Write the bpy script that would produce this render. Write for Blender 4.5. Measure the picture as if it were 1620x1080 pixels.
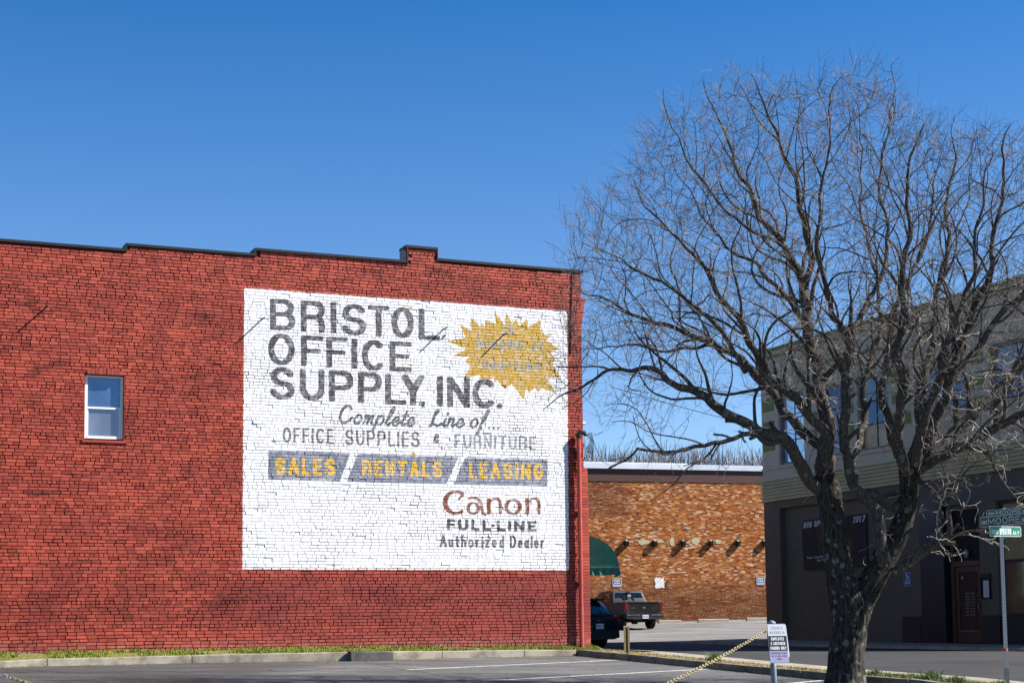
import bpy, math, random
import numpy as np
from mathutils import Vector, Matrix, noise, kdtree

random.seed(7)
rng = np.random.default_rng(7)
scene = bpy.context.scene
for _o in list(bpy.data.objects):
    bpy.data.objects.remove(_o)

# ------------------------------------------------------------------ camera
F = 2595.0                       # focal length in photo pixels (photo 1620 wide)
CX, CY = 810.0, 749.0            # principal point
EYE = 1.68
PITCH = math.atan(241.0 / F)
ROLL = 0.0118
_f = Vector((0, math.cos(PITCH), math.sin(PITCH)))
_r0 = Vector((1, 0, 0))
_u0 = Vector((0, -math.sin(PITCH), math.cos(PITCH)))
_r = _r0 * math.cos(ROLL) - _u0 * math.sin(ROLL)
_u = _u0 * math.cos(ROLL) + _r0 * math.sin(ROLL)
cam_data = bpy.data.cameras.new('camera')
cam = bpy.data.objects.new('camera', cam_data)
scene.collection.objects.link(cam)
M = Matrix(((_r.x, _u.x, -_f.x, 0), (_r.y, _u.y, -_f.y, 0), (_r.z, _u.z, -_f.z, EYE), (0, 0, 0, 1)))
cam.matrix_world = M
cam_data.sensor_fit = 'HORIZONTAL'
cam_data.sensor_width = 36.0
cam_data.lens = 36.0 * F / 1620.0
cam_data.shift_x = 0.0
cam_data.shift_y = (CY - 540.0) / 1620.0
cam_data.clip_start = 0.1
cam_data.clip_end = 3000.0
scene.camera = cam

def ray(px, py):
    return _f + _r * ((px - CX) / F) - _u * ((py - CY) / F)

def at(px, py, Y):
    """point seen at photo pixel (px, py) whose world Y is Y"""
    d = ray(px, py)
    return Vector((0, 0, EYE)) + d * (Y / d.y)

def proj(x, y, z):
    """numpy projection world -> photo px"""
    z = z - EYE
    c = x * _f.x + y * _f.y + z * _f.z
    a = x * _r.x + y * _r.y + z * _r.z
    b = x * _u.x + y * _u.y + z * _u.z
    return CX + F * a / c, CY - F * b / c

# ------------------------------------------------------------------ light
_v = ray(6779, 919); D1 = Vector((_v.x, _v.y, 0)).normalized()      # along the red wall, to the right
N1 = Vector((D1.y, -D1.x, 0))                                       # out of the red wall
SUN_EL = math.radians(42.0)
_s = (D1 * 2.2 + N1).normalized()
SUN = Vector((_s.x * math.cos(SUN_EL), _s.y * math.cos(SUN_EL), math.sin(SUN_EL)))
world = bpy.data.worlds.new('World'); scene.world = world
world.use_nodes = True
nt = world.node_tree; nt.nodes.clear()
sky = nt.nodes.new('ShaderNodeTexSky'); sky.sky_type = 'NISHITA'; sky.sun_disc = False
sky.sun_elevation = SUN_EL
sky.sun_rotation = math.atan2(SUN.x, SUN.y)
sky.altitude = 2000.0; sky.air_density = 1.0; sky.dust_density = 0.0; sky.ozone_density = 6.0
bg = nt.nodes.new('ShaderNodeBackground'); bg.inputs['Strength'].default_value = 0.060
wo = nt.nodes.new('ShaderNodeOutputWorld')
# clear dry winter air: the blue deepens with elevation, the same all round
tc_ = nt.nodes.new('ShaderNodeTexCoord'); sx_ = nt.nodes.new('ShaderNodeSeparateXYZ'); nt.links.new(tc_.outputs['Generated'], sx_.inputs[0])
mr_ = nt.nodes.new('ShaderNodeMapRange'); nt.links.new(sx_.outputs[2], mr_.inputs[0])
mr_.inputs[1].default_value = 0.10; mr_.inputs[2].default_value = 0.40; mr_.inputs[3].default_value = 1.0; mr_.inputs[4].default_value = 1.26
hs_ = nt.nodes.new('ShaderNodeHueSaturation'); nt.links.new(sky.outputs[0], hs_.inputs['Color']); nt.links.new(mr_.outputs[0], hs_.inputs['Saturation'])
nt.links.new(hs_.outputs[0], bg.inputs['Color']); nt.links.new(bg.outputs[0], wo.inputs['Surface'])
sl = bpy.data.lights.new('sun', 'SUN'); sl.energy = 5.0; sl.angle = math.radians(0.5); sl.color = (1.0, 0.95, 0.88)
so = bpy.data.objects.new('sun', sl); scene.collection.objects.link(so)
so.rotation_euler = (-SUN).to_track_quat('-Z', 'Y').to_euler(); so.location = (60, -20, 60)
scene.view_settings.view_transform = 'Standard'
scene.view_settings.look = 'None'
scene.view_settings.exposure = 1.48
scene.view_settings.gamma = 1.0
scene.view_settings.use_curve_mapping = False

# ------------------------------------------------------------------ helpers
C = scene.collection.objects

class MB:
    """collects geometry; build() links it as one mesh object"""
    def __init__(s):
        s.v = []; s.f = []; s.a = []; s.uv = []; s.n = 0
        s.m = []
    def add(s, verts, faces, rnd=0.5, uvs=None, mi=0):
        b = s.n
        s.v.extend([tuple(p) for p in verts]); s.n += len(verts)
        for i, f in enumerate(faces):
            s.f.append(tuple(b + k for k in f)); s.a.append(rnd); s.m.append(mi)
            s.uv.append(uvs[i] if uvs else None)
        return s
    def box(s, x0, y0, z0, x1, y1, z1, rnd=0.5, mi=0):
        if x1 < x0: x0, x1 = x1, x0
        if y1 < y0: y0, y1 = y1, y0
        if z1 < z0: z0, z1 = z1, z0
        v = [(x0, y0, z0), (x1, y0, z0), (x1, y1, z0), (x0, y1, z0), (x0, y0, z1), (x1, y0, z1), (x1, y1, z1), (x0, y1, z1)]
        f = [(0, 3, 2, 1), (4, 5, 6, 7), (0, 1, 5, 4), (1, 2, 6, 5), (2, 3, 7, 6), (3, 0, 4, 7)]
        return s.add(v, f, rnd, mi=mi)
    def quad(s, a, b, c, d, rnd=0.5, uv=True, mi=0):
        return s.add([a, b, c, d], [(0, 1, 2, 3)], rnd, [((0, 0), (1, 0), (1, 1), (0, 1))] if uv else None, mi)
    def prism(s, pts, axis, a0, a1, rnd=0.5, mi=0):
        """closed polygon pts (2D) extruded along axis 'x','y','z' from a0 to a1"""
        n = len(pts)
        def P(p, a):
            if axis == 'y': return (p[0], a, p[1])
            if axis == 'x': return (a, p[0], p[1])
            return (p[0], p[1], a)
        v = [P(p, a0) for p in pts] + [P(p, a1) for p in pts]
        f = [tuple(range(n)), tuple(range(2 * n - 1, n - 1, -1))]
        f += [(i, i + n, (i + 1) % n + n, (i + 1) % n) for i in range(n)]
        return s.add(v, f, rnd, mi=mi)
    def tube(s, pts, rad, sides=6, caps=True, rnd=0.5, mi=0):
        v, f = tube_geo(pts, rad, sides, caps)
        return s.add(v, f, rnd, mi=mi)
    def build(s, name, mat, parent=None, smooth=False):
        me = bpy.data.meshes.new(name)
        me.from_pydata(s.v, [], s.f)
        mats = mat if isinstance(mat, (list, tuple)) else [mat]
        for m in mats: me.materials.append(m)
        if any(s.m): me.polygons.foreach_set('material_index', s.m)
        at_ = me.attributes.new('rnd', 'FLOAT', 'FACE'); at_.data.foreach_set('value', s.a)
        if any(u is not None for u in s.uv):
            ul = me.uv_layers.new(name='uv'); k = 0
            for p, u in zip(s.f, s.uv):
                for j in range(len(p)):
                    if u: ul.data[k].uv = u[j]
                    k += 1
        if smooth: me.polygons.foreach_set('use_smooth', [True] * len(me.polygons))
        me.update()
        fix_normals(me)
        o = bpy.data.objects.new(name, me); C.link(o)
        if parent is not None: o.parent = parent
        return o

def fix_normals(me):
    pass

def tube_geo(pts, rad, sides=6, caps=True):
    pts = [Vector(p) for p in pts]
    n = len(pts)
    if not hasattr(rad, '__len__'): rad = [rad] * n
    v = []; f = []
    t = (pts[1] - pts[0]).normalized()
    ref = Vector((0, 0, 1)) if abs(t.z) < 0.9 else Vector((1, 0, 0))
    side = t.cross(ref).normalized()
    for i in range(n):
        if i == 0: t = pts[1] - pts[0]
        elif i == n - 1: t = pts[-1] - pts[-2]
        else: t = pts[i + 1] - pts[i - 1]
        t = t.normalized()
        side = (side - t * side.dot(t))
        side = side.normalized() if side.length > 1e-6 else t.orthogonal().normalized()
        up = t.cross(side)
        for k in range(sides):
            a = 2 * math.pi * k / sides
            v.append(pts[i] + (side * math.cos(a) + up * math.sin(a)) * rad[i])
    for i in range(n - 1):
        for k in range(sides):
            a = i * sides + k; b = i * sides + (k + 1) % sides
            f.append((a, b, b + sides, a + sides))
    if caps:
        f.append(tuple(range(sides - 1, -1, -1)))
        f.append(tuple((n - 1) * sides + k for k in range(sides)))
    return v, f

def np_mesh(name, V, Fq, mat, parent=None, smooth=False, rnd=None, mi=None):
    """V (n,3) array, Fq (m,k) array of faces of equal size"""
    me = bpy.data.meshes.new(name)
    V = np.asarray(V, dtype=np.float32); Fq = np.asarray(Fq, dtype=np.int32)
    m, k = Fq.shape
    me.vertices.add(len(V)); me.vertices.foreach_set('co', V.ravel())
    me.loops.add(m * k); me.loops.foreach_set('vertex_index', Fq.ravel())
    me.polygons.add(m); me.polygons.foreach_set('loop_start', np.arange(0, m * k, k, dtype=np.int32))
    me.polygons.foreach_set('loop_total', np.full(m, k, dtype=np.int32))
    me.polygons.foreach_set('use_smooth', np.full(m, bool(smooth)))
    for mm in (mat if isinstance(mat, (list, tuple)) else [mat]): me.materials.append(mm)
    if rnd is not None:
        a = me.attributes.new('rnd', 'FLOAT', 'FACE'); a.data.foreach_set('value', np.asarray(rnd, dtype=np.float32))
    me.update(calc_edges=True)
    o = bpy.data.objects.new(name, me); C.link(o)
    if parent is not None: o.parent = parent
    return o

def thing(name, label, cat, loc=(0, 0, 0), rz=0.0, group=None):
    o = bpy.data.objects.new(name, None); C.link(o)
    o.empty_display_size = 0.2
    o.location = loc; o.rotation_euler = (0, 0, rz)
    tag(o, label, cat, group)
    return o

def tag(o, label=None, cat=None, group=None, kind=None):
    if label: o['label'] = label
    if cat: o['category'] = cat
    if group: o['group'] = group
    if kind: o['kind'] = kind
    return o

def root_struct(name, loc=(0, 0, 0), rz=0.0):
    o = bpy.data.objects.new(name, None); C.link(o); o.location = loc; o.rotation_euler = (0, 0, rz)
    o['kind'] = 'structure'
    return o

class Frame:
    """a vertical plane: local x along it, y into it, z up"""
    def __init__(s, px, py, Y, d):
        p = at(px, py, Y); s.o = Vector((p.x, p.y, 0)); s.d = d.normalized()
        s.n = Vector((-s.d.y, s.d.x, 0)); s.rz = math.atan2(s.d.y, s.d.x)
    def on(s, px, py, off=0.0):
        """photo pixel -> (local x, z) on the plane y = off"""
        r = ray(px, py); c = Vector((0, 0, EYE))
        t = ((s.o - c).dot(s.n) + off) / r.dot(s.n)
        p = c + r * t
        return (p - s.o).dot(s.d), p.z
    def x(s, px, py, off=0.0): return s.on(px, py, off)[0]
    def z(s, px, py, off=0.0): return s.on(px, py, off)[1]
    def w(s, x, y, z): 
        p = s.o + s.d * x + s.n * y
        return Vector((p.x, p.y, z))

# ------------------------------------------------------------------ node helpers
class NT:
    def __init__(s, name):
        s.m = bpy.data.materials.new(name); s.m.use_nodes = True
        s.t = s.m.node_tree; s.t.nodes.clear()
        s.out = s.t.nodes.new('ShaderNodeOutputMaterial')
        s.b = s.t.nodes.new('ShaderNodeBsdfPrincipled')
        s.link(s.b.outputs[0], s.out.inputs['Surface'])
    def n(s, typ, **kw):
        nd = s.t.nodes.new('ShaderNode' + typ)
        for k, v in kw.items():
            if k in nd.inputs.keys() if isinstance(k, str) else False:
                s.set(nd.inputs[k], v)
            elif hasattr(nd, k): setattr(nd, k, v)
        return nd
    def set(s, sock, v):
        if isinstance(v, bpy.types.NodeSocket): s.link(v, sock)
        elif isinstance(v, (tuple, list)):
            v = tuple(v)
            if sock.type == 'RGBA' and len(v) == 3: v = v + (1.0,)
            sock.default_value = v
        else: sock.default_value = v
    def link(s, a, b): s.t.links.new(a, b)
    def noise(s, vec=None, scale=5.0, detail=4.0, rough=0.55, dist=0.0):
        nd = s.t.nodes.new('ShaderNodeTexNoise')
        nd.inputs['Scale'].default_value = scale; nd.inputs['Detail'].default_value = detail
        nd.inputs['Roughness'].default_value = rough; nd.inputs['Distortion'].default_value = dist
        if vec is not None: s.link(vec, nd.inputs['Vector'])
        return nd.outputs[0]
    def math(s, op, a, b=0.0, c=None, clamp=False):
        nd = s.t.nodes.new('ShaderNodeMath'); nd.operation = op; nd.use_clamp = clamp
        s.set(nd.inputs[0], a); s.set(nd.inputs[1], b)
        if c is not None: s.set(nd.inputs[2], c)
        return nd.outputs[0]
    def map(s, v, a, b, c=0.0, d=1.0):
        nd = s.t.nodes.new('ShaderNodeMapRange'); nd.clamp = True
        s.set(nd.inputs[0], v); nd.inputs[1].default_value = a; nd.inputs[2].default_value = b
        nd.inputs[3].default_value = c; nd.inputs[4].default_value = d
        return nd.outputs[0]
    def mix(s, f, a, b, mode='MIX'):
        nd = s.t.nodes.new('ShaderNodeMix'); nd.data_type = 'RGBA'; nd.blend_type = mode
        s.set(nd.inputs[0], f)
        s.set(nd.inputs[6], a); s.set(nd.inputs[7], b)
        return nd.outputs[2]
    def xyz(s, vec, x=1, y=1, z=1):
        nd = s.t.nodes.new('ShaderNodeVectorMath'); nd.operation = 'MULTIPLY'
        s.link(vec, nd.inputs[0]); nd.inputs[1].default_value = (x, y, z)
        return nd.outputs[0]
    def pos(s):
        return s.t.nodes.new('ShaderNodeNewGeometry').outputs['Position']
    def obj(s):
        return s.t.nodes.new('ShaderNodeTexCoord').outputs['Object']
    def mul(s, c, k):
        return s.mix(1.0, c, (k, k, k), 'MULTIPLY')
    def uvc(s):
        return s.t.nodes.new('ShaderNodeTexCoord').outputs['UV']
    def frame_pos(s, fr):
        """world position expressed in a Frame (so that loose bricks share one pattern)"""
        p = s.pos()
        def dot(v, o):
            nd = s.t.nodes.new('ShaderNodeVectorMath'); nd.operation = 'SUBTRACT'
            s.link(p, nd.inputs[0]); nd.inputs[1].default_value = tuple(fr.o)
            dd = s.t.nodes.new('ShaderNodeVectorMath'); dd.operation = 'DOT_PRODUCT'
            s.link(nd.outputs[0], dd.inputs[0]); dd.inputs[1].default_value = v
            return dd.outputs['Value']
        cb = s.t.nodes.new('ShaderNodeCombineXYZ')
        X = dot(tuple(fr.d), 0); Y = dot(tuple(fr.n), 0); Z = dot((0, 0, 1), 0)
        s.link(X, cb.inputs[0]); s.link(Y, cb.inputs[1]); s.link(Z, cb.inputs[2])
        return cb.outputs[0], X, Z
    def attr(s, name='rnd'):
        nd = s.t.nodes.new('ShaderNodeAttribute'); nd.attribute_name = name
        return nd.outputs['Fac']
    def bump(s, h, strength=0.3, dist=0.01):
        nd = s.t.nodes.new('ShaderNodeBump'); nd.inputs['Strength'].default_value = strength
        nd.inputs['Distance'].default_value = dist
        s.link(h, nd.inputs['Height']); s.link(nd.outputs[0], s.b.inputs['Normal'])
    def img(s, image, vec, interp='Linear', ext='CLIP'):
        nd = s.t.nodes.new('ShaderNodeTexImage'); nd.image = image; nd.interpolation = interp; nd.extension = ext
        s.link(vec, nd.inputs['Vector'])
        return nd.outputs['Color'], nd.outputs['Alpha']
    def fin(s, col=None, rough=None, metal=None, spec=None):
        if col is not None: s.set(s.b.inputs['Base Color'], col)
        if rough is not None: s.set(s.b.inputs['Roughness'], rough)
        if metal is not None: s.set(s.b.inputs['Metallic'], metal)
        if spec is not None: s.set(s.b.inputs['Specular IOR Level'], spec)
        return s.m

def simple(name, col, rough=0.7, metal=0.0, var=0.25, scale=6.0, bump=0.15, spec=0.3):
    """plain painted / weathered surface with noise variation"""
    t = NT(name); o = t.obj()
    n1 = t.noise(o, scale, 6, 0.6); n2 = t.noise(o, scale * 7, 3, 0.6)
    k = t.math('ADD', t.math('MULTIPLY', n1, 0.7), t.math('MULTIPLY', n2, 0.3))
    lo = tuple(c * (1 - var) for c in col); hi = tuple(min(1, c * (1 + var)) for c in col)
    c = t.mix(t.map(k, 0.3, 0.7), lo, hi)
    if bump: t.bump(n2, bump, 0.004)
    return t.fin(c, t.map(n1, 0.3, 0.7, max(0.03, rough - 0.08), min(1, rough + 0.08)), metal, spec)

# ------------------------------------------------------------------ stroke lettering
def arc(cx, cy, rx, ry, a0, a1, n=12):
    return [(cx + rx * math.cos(math.radians(a0 + (a1 - a0) * i / n)), cy + ry * math.sin(math.radians(a0 + (a1 - a0) * i / n))) for i in range(n + 1)]
O_ = [arc(.5, .5, .5, .5, 0, 360, 24)]
G = {
 'A': [[(0, 0), (.5, 1), (1, 0)], [(.18, .34), (.82, .34)]],
 'B': [[(.6, 1), (0, 1), (0, 0), (.62, 0)], arc(.62, .26, .38, .26, -90, 90), [(0, .52), (.62, .52)], arc(.58, .76, .34, .24, -90, 90)],
 'C': [arc(.52, .5, .52, .5, 48, 312, 20)],
 'D': [[(.5, 0), (0, 0), (0, 1), (.5, 1)], arc(.5, .5, .5, .5, -90, 90)],
 'E': [[(1, 1), (0, 1), (0, 0), (1, 0)], [(0, .52), (.85, .52)]],
 'F': [[(1, 1), (0, 1), (0, 0)], [(0, .5), (.85, .5)]],
 'G': [arc(.52, .5, .5, .5, 50, 330, 20) + [(1, .45), (.6, .45)]],
 'H': [[(0, 0), (0, 1)], [(1, 0), (1, 1)], [(0, .5), (1, .5)]],
 'I': [[(.5, 0), (.5, 1)]],
 'J': [arc(.45, .3, .45, .3, 180, 360) + [(.9, 1)]],
 'K': [[(0, 0), (0, 1)], [(1, 1), (0, .42)], [(.35, .6), (1, 0)]],
 'L': [[(0, 1), (0, 0), (1, 0)]],
 'M': [[(0, 0), (0, 1), (.5, .25), (1, 1), (1, 0)]],
 'N': [[(0, 0), (0, 1), (1, 0), (1, 1)]],
 'O': O_,
 'P': [[(.6, 1), (0, 1), (0, 0)], [(0, .44), (.6, .44)], arc(.6, .72, .38, .28, -90, 90)],
 'Q': O_ + [[(.6, .3), (1, 0)]],
 'R': [[(.6, 1), (0, 1), (0, 0)], [(0, .47), (.6, .47)], arc(.6, .735, .37, .265, -90, 90), arc(.6, .25, .36, .22, 90, 0) + [(.97, 0)]],
 'S': [arc(.5, .745, .46, .255, 20, 270, 14) + arc(.5, .255, .5, .255, 90, -165, 14)],
 'T': [[(0, 1), (1, 1)], [(.5, 1), (.5, 0)]],
 'U': [[(0, 1), (0, .35)] + arc(.5, .38, .5, .38, 180, 360, 14) + [(1, 1)]],
 'V': [[(0, 1), (.5, 0), (1, 1)]],
 'W': [[(0, 1), (.25, 0), (.5, .8), (.75, 0), (1, 1)]],
 'X': [[(0, 0), (1, 1)], [(0, 1), (1, 0)]],
 'Y': [[(0, 1), (.5, .45), (1, 1)], [(.5, .45), (.5, 0)]],
 'Z': [[(0, 1), (1, 1), (0, 0), (1, 0)]],
 '0': O_, '1': [[(.2, .8), (.5, 1), (.5, 0)]],
 '2': [arc(.5, .72, .48, .28, 170, -20, 12) + [(0, 0), (1, 0)]],
 '3': [arc(.48, .75, .45, .25, 150, -90, 12), arc(.48, .25, .5, .25, 90, -150, 12)],
 '4': [[(.75, 0), (.75, 1), (0, .3), (1, .3)]],
 '5': [[(.95, 1), (.1, 1), (.05, .55)] + arc(.48, .32, .5, .32, 110, -150, 12)],
 '6': [arc(.5, .32, .5, .32, 0, 360, 16), arc(.55, .45, .55, .55, 180, 60, 8)],
 '7': [[(0, 1), (1, 1), (.35, 0)]],
 '8': [arc(.5, .75, .42, .25, 0, 360, 14), arc(.5, .26, .5, .26, 0, 360, 14)],
 '9': [arc(.5, .68, .5, .32, 0, 360, 16), arc(.45, .55, .55, .55, 0, -120, 8)],
 '&': [arc(.55, .74, .3, .26, -40, 200, 10) + arc(.5, .26, .45, .27, 110, 330, 10), [(.45, .5), (.8, .5)]],
 '-': [[(0, .45), (1, .45)]], '.': [[(.5, 0), (.5, .02)]], ',': [[(.6, .05), (.3, -.16)]], ':': [[(.5, .1), (.5, .13)], [(.5, .6), (.5, .63)]],
 "'": [[(.5, 1), (.4, .8)]], '/': [[(0, 0), (1, 1)]], '#': [[(.3, 0), (.4, 1)], [(.7, 0), (.8, 1)], [(0, .35), (1, .35)], [(0, .65), (1, .65)]],
 'a': [arc(.48, .3, .46, .3, 0, 360, 14), [(.95, .6), (.95, 0)]],
 'b': [arc(.5, .3, .48, .3, 0, 360, 14), [(0, 1), (0, 0)]],
 'c': [arc(.52, .3, .5, .3, 50, 310, 12)],
 'd': [arc(.48, .3, .46, .3, 0, 360, 14), [(.95, 1), (.95, 0)]],
 'e': [[(.05, .31), (.97, .31)] + arc(.5, .3, .48, .3, 0, 310, 14)],
 'f': [arc(.75, .8, .35, .2, 80, 180, 6) + [(.4, 0)], [(0, .6), (.85, .6)]],
 'g': [arc(.48, .3, .46, .3, 0, 360, 14), [(.95, .6), (.95, -.1)] + arc(.5, -.08, .45, .2, 0, -150, 8)],
 'h': [[(0, 1), (0, 0)], [(0, .35)] + arc(.5, .35, .47, .26, 180, 0, 8) + [(.97, 0)]],
 'i': [[(.5, .6), (.5, 0)], [(.5, .84), (.5, .88)]],
 'k': [[(0, 0), (0, 1)], [(.9, .6), (0, .25)], [(.35, .4), (1, 0)]],
 'l': [[(.5, 1), (.5, 0)]],
 'm': [[(0, .6), (0, 0)], arc(.25, .36, .25, .24, 180, 0, 8) + [(.5, 0)], arc(.75, .36, .25, .24, 180, 0, 8) + [(1, 0)]],
 'n': [[(0, .6), (0, 0)], [(0, .35)] + arc(.5, .35, .47, .26, 180, 0, 8) + [(.97, 0)]],
 'o': [arc(.5, .3, .5, .3, 0, 360, 16)],
 'p': [arc(.52, .3, .46, .3, 0, 360, 14), [(.03, .6), (.03, -.32)]],
 'r': [[(0, .6), (0, 0)], [(0, .32)] + arc(.6, .3, .6, .3, 180, 75, 7)],
 's': [arc(.5, .455, .4, .145, 30, 270, 8) + arc(.5, .15, .45, .15, 90, -150, 8)],
 't': [[(.45, .9), (.45, .12), (.6, 0), (.9, .02)], [(.05, .6), (.9, .6)]],
 'u': [[(0, .6), (0, .3)] + arc(.47, .26, .47, .26, 180, 360, 8) + [(.95, .6)], [(.95, .6), (.95, 0)]],
 'v': [[(0, .6), (.5, 0), (1, .6)]], 'w': [[(0, .6), (.25, 0), (.5, .5), (.75, 0), (1, .6)]],
 'x': [[(0, 0), (1, .6)], [(0, .6), (1, 0)]], 'y': [[(0, .6), (.5, 0)], [(1, .6), (.35, -.3)]],
 'z': [[(0, .6), (1, .6), (0, 0), (1, 0)]],
}
WID = {'I': .28, 'i': .22, 'l': .22, '.': .25, ',': .25, "'": .2, ' ': .6, 'M': 1.25, 'W': 1.3, 'm': 1.35, 'w': 1.2, '1': .6, '-': .6,
       'r': .6, 't': .55, 'f': .6, 'a': .8, 'c': .75, 'd': .8, 'e': .8, 'h': .75, 'n': .75, 'o': .85, 'u': .75, 'z': .7, 'b': .8, 'p': .8, 's': .7, 'E': .85, 'F': .8, 'L': .8, ':': .2}

class Canvas:
    """float RGBA canvas; X/Y hold the drawing coordinates of every pixel (y down)"""
    def __init__(s, w, h, bg, X=None, Y=None):
        s.w, s.h = w, h
        s.a = np.zeros((h, w, 4), dtype=np.float32); s.a[:] = bg
        if X is None:
            X, Y = np.meshgrid(np.arange(w, dtype=np.float32) + .5, np.arange(h, dtype=np.float32) + .5)
        s.X, s.Y = X, Y
        s.px = float(np.median(np.abs(np.diff(X[h // 2]))))
    def _win(s, x0, y0, x1, y1):
        # window search on the (monotone) coordinate maps
        c = (s.X > x0) & (s.X < x1) & (s.Y > y0) & (s.Y < y1)
        r = np.where(c.any(1))[0]; k = np.where(c.any(0))[0]
        if len(r) == 0 or len(k) == 0: return None
        return slice(r[0], r[-1] + 1), slice(k[0], k[-1] + 1)
    def mask_strokes(s, strokes, w, kv=1.0, p=3.0):
        allp = [q for st in strokes for q in st]
        xs = [q[0] for q in allp]; ys = [q[1] for q in allp]
        win = s._win(min(xs) - w - 1, min(ys) - w - 1, max(xs) + w + 1, max(ys) + w + 1)
        if win is None: return None, None
        X = s.X[win]; Y = s.Y[win]
        best = np.full(X.shape, 1e9, dtype=np.float32)
        for st in strokes:
            for (ax, ay), (bx, by) in zip(st[:-1], st[1:]):
                dx, dy = bx - ax, by - ay
                L = dx * dx + dy * dy + 1e-9
                t = np.clip(((X - ax) * dx + (Y - ay) * dy) / L, 0, 1)
                ex = np.abs(X - ax - t * dx); ey = np.abs(Y - ay - t * dy) * kv
                d = (ex ** p + ey ** p) ** (1 / p)
                best = np.minimum(best, d)
        m = np.clip((w / 2 - best) / (s.px * 1.2) + .5, 0, 1)
        return win, m
    def paint(s, win, m, col):
        if win is None: return
        m = m[..., None]
        s.a[win] = s.a[win] * (1 - m) + np.array(col, dtype=np.float32) * m
    def glyph(s, ch, x0, x1, yt, yb, w, col, slope=0.0, slant=0.0, kv=1.0, p=3.0, outline=None):
        if ch not in G: return
        h = w / 2; hv = w / 2 / kv
        X0, X1 = x0 + h, x1 - h
        if X1 < X0: X0 = X1 = (x0 + x1) / 2
        T, B = yt + hv, yb - hv
        st = [[(X0 + u * (X1 - X0) + slant * v * (B - T), B - v * (B - T) + slope * (X0 - x0 + u * (X1 - X0))) for u, v in q] for q in G[ch]]
        win, m = s.mask_strokes(st, w, kv, p)
        s.paint(win, m, col)
    def text(s, txt, x0, x1, yt, yb, w, col, slope=0.0, slant=0.0, kv=1.0, gap=.22, p=3.0):
        ws = [WID.get(c, 1.0) for c in txt]
        tot = sum(ws) + gap * (len(txt) - 1)
        k = (x1 - x0) / tot; x = x0
        for c, wd in zip(txt, ws):
            if c != ' ':
                s.glyph(c, x, x + wd * k, yt + slope * (x - x0), yb + slope * (x - x0), w, col, slope, slant, kv, p)
            x += (wd + gap) * k
    def rect(s, x0, y0, x1, y1, col):
        s.poly([(x0, y0), (x1, y0), (x1, y1), (x0, y1)], col)
    def poly(s, pts, col):
        xs = [q[0] for q in pts]; ys = [q[1] for q in pts]
        win = s._win(min(xs) - 1, min(ys) - 1, max(xs) + 1, max(ys) + 1)
        if win is None: return
        X = s.X[win]; Y = s.Y[win]
        ins = np.zeros(X.shape, dtype=bool)
        for (ax, ay), (bx, by) in zip(pts, pts[1:] + pts[:1]):
            if ay == by: continue
            c = ((ay > Y) != (by > Y)) & (X < (bx - ax) * (Y - ay) / (by - ay) + ax)
            ins ^= c
        s.paint(win, ins.astype(np.float32), col)
    def image(s, name):
        im = bpy.data.images.new(name, s.w, s.h, alpha=True, float_buffer=False)
        a = s.a.copy(); a[..., :3] = np.where(a[..., :3] <= .0031308, a[..., :3] * 12.92, 1.055 * np.maximum(a[..., :3], 1e-6) ** (1 / 2.4) - .055)
        im.alpha_mode = 'CHANNEL_PACKED'
        im.pixels.foreach_set(np.clip(a[::-1], 0, 1).astype(np.float32).ravel())
        im.update(); im.pack()
        return im

def print_mat(name, canvas, rough=0.5, spec=0.3, metal=0.0):
    t = NT(name); c, a = t.img(canvas.image(name + '_print'), t.uvc(), ext='EXTEND')
    n = t.noise(t.obj(), 25, 4, .6)
    c = t.mix(t.map(n, .3, .75, .0, .18), c, (.25, .23, .2))
    return t.fin(c, rough, metal, spec)

# ------------------------------------------------------------------ terrain
def lot_z(x, y): return EYE - 1.677 - .0136 * x + .0279 * y
_cp = [(6.56, 28.9, -.95), (4.7, 33.1, -.87), (2.2, 37.5, -.72), (9.1, 58, -.74), (14.8, 47.4, -.83), (2.9, 50, -.74), (6.6, 82, -.24), (22, 84, -.2), (-10, 84, -.25),
       (-12, 50, -.7), (9.5, 22, -1.12), (25, 27, -1.15), (5, 89, .10), (16, 89, .12), (-12, 91, .08), (30, 89, .1), (10, 8, -1.6), (60, 140, 1.5), (-60, 140, 1.5), (0, 66, -.6), (15, 66, -.6)]
def _rbf_fit(cp, lam=0.05):
    P = np.array(cp, dtype=float); n = len(P); X = P[:, :2] / 10.0
    d = np.linalg.norm(X[:, None] - X[None], axis=2)
    K = np.where(d > 0, d * d * np.log(d + 1e-12), 0) + lam * np.eye(n)
    Q = np.hstack([np.ones((n, 1)), X]); A = np.zeros((n + 3, n + 3))
    A[:n, :n] = K; A[:n, n:] = Q; A[n:, :n] = Q.T
    b = np.zeros(n + 3); b[:n] = P[:, 2]
    return X, np.linalg.solve(A, b)
_RX, _RW = _rbf_fit(_cp)
def road_z(x, y):
    x = np.asarray(x, dtype=float); y = np.asarray(y, dtype=float)
    q = np.stack([x, y], -1) / 10.0
    d = np.linalg.norm(q[..., None, :] - _RX, axis=-1)
    K = np.where(d > 0, d * d * np.log(d + 1e-12), 0)
    r = K @ _RW[:-3] + _RW[-3] + q[..., 0] * _RW[-2] + q[..., 1] * _RW[-1]
    r = r + EYE
    return r if r.ndim else float(r)

def grid_sheet(name, x0, x1, y0, y1, nx, ny, zf, mat, keep=None):
    xs = np.linspace(x0, x1, nx); ys = np.linspace(y0, y1, ny)
    X, Y = np.meshgrid(xs, ys); Z = zf(X, Y)
    V = np.stack([X, Y, Z], -1).reshape(-1, 3)
    i, j = np.meshgrid(np.arange(nx - 1), np.arange(ny - 1)); a = (j * nx + i).ravel()
    Fq = np.stack([a, a + 1, a + nx + 1, a + nx], -1)
    return np_mesh(name, V, Fq, mat, smooth=True)

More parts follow.
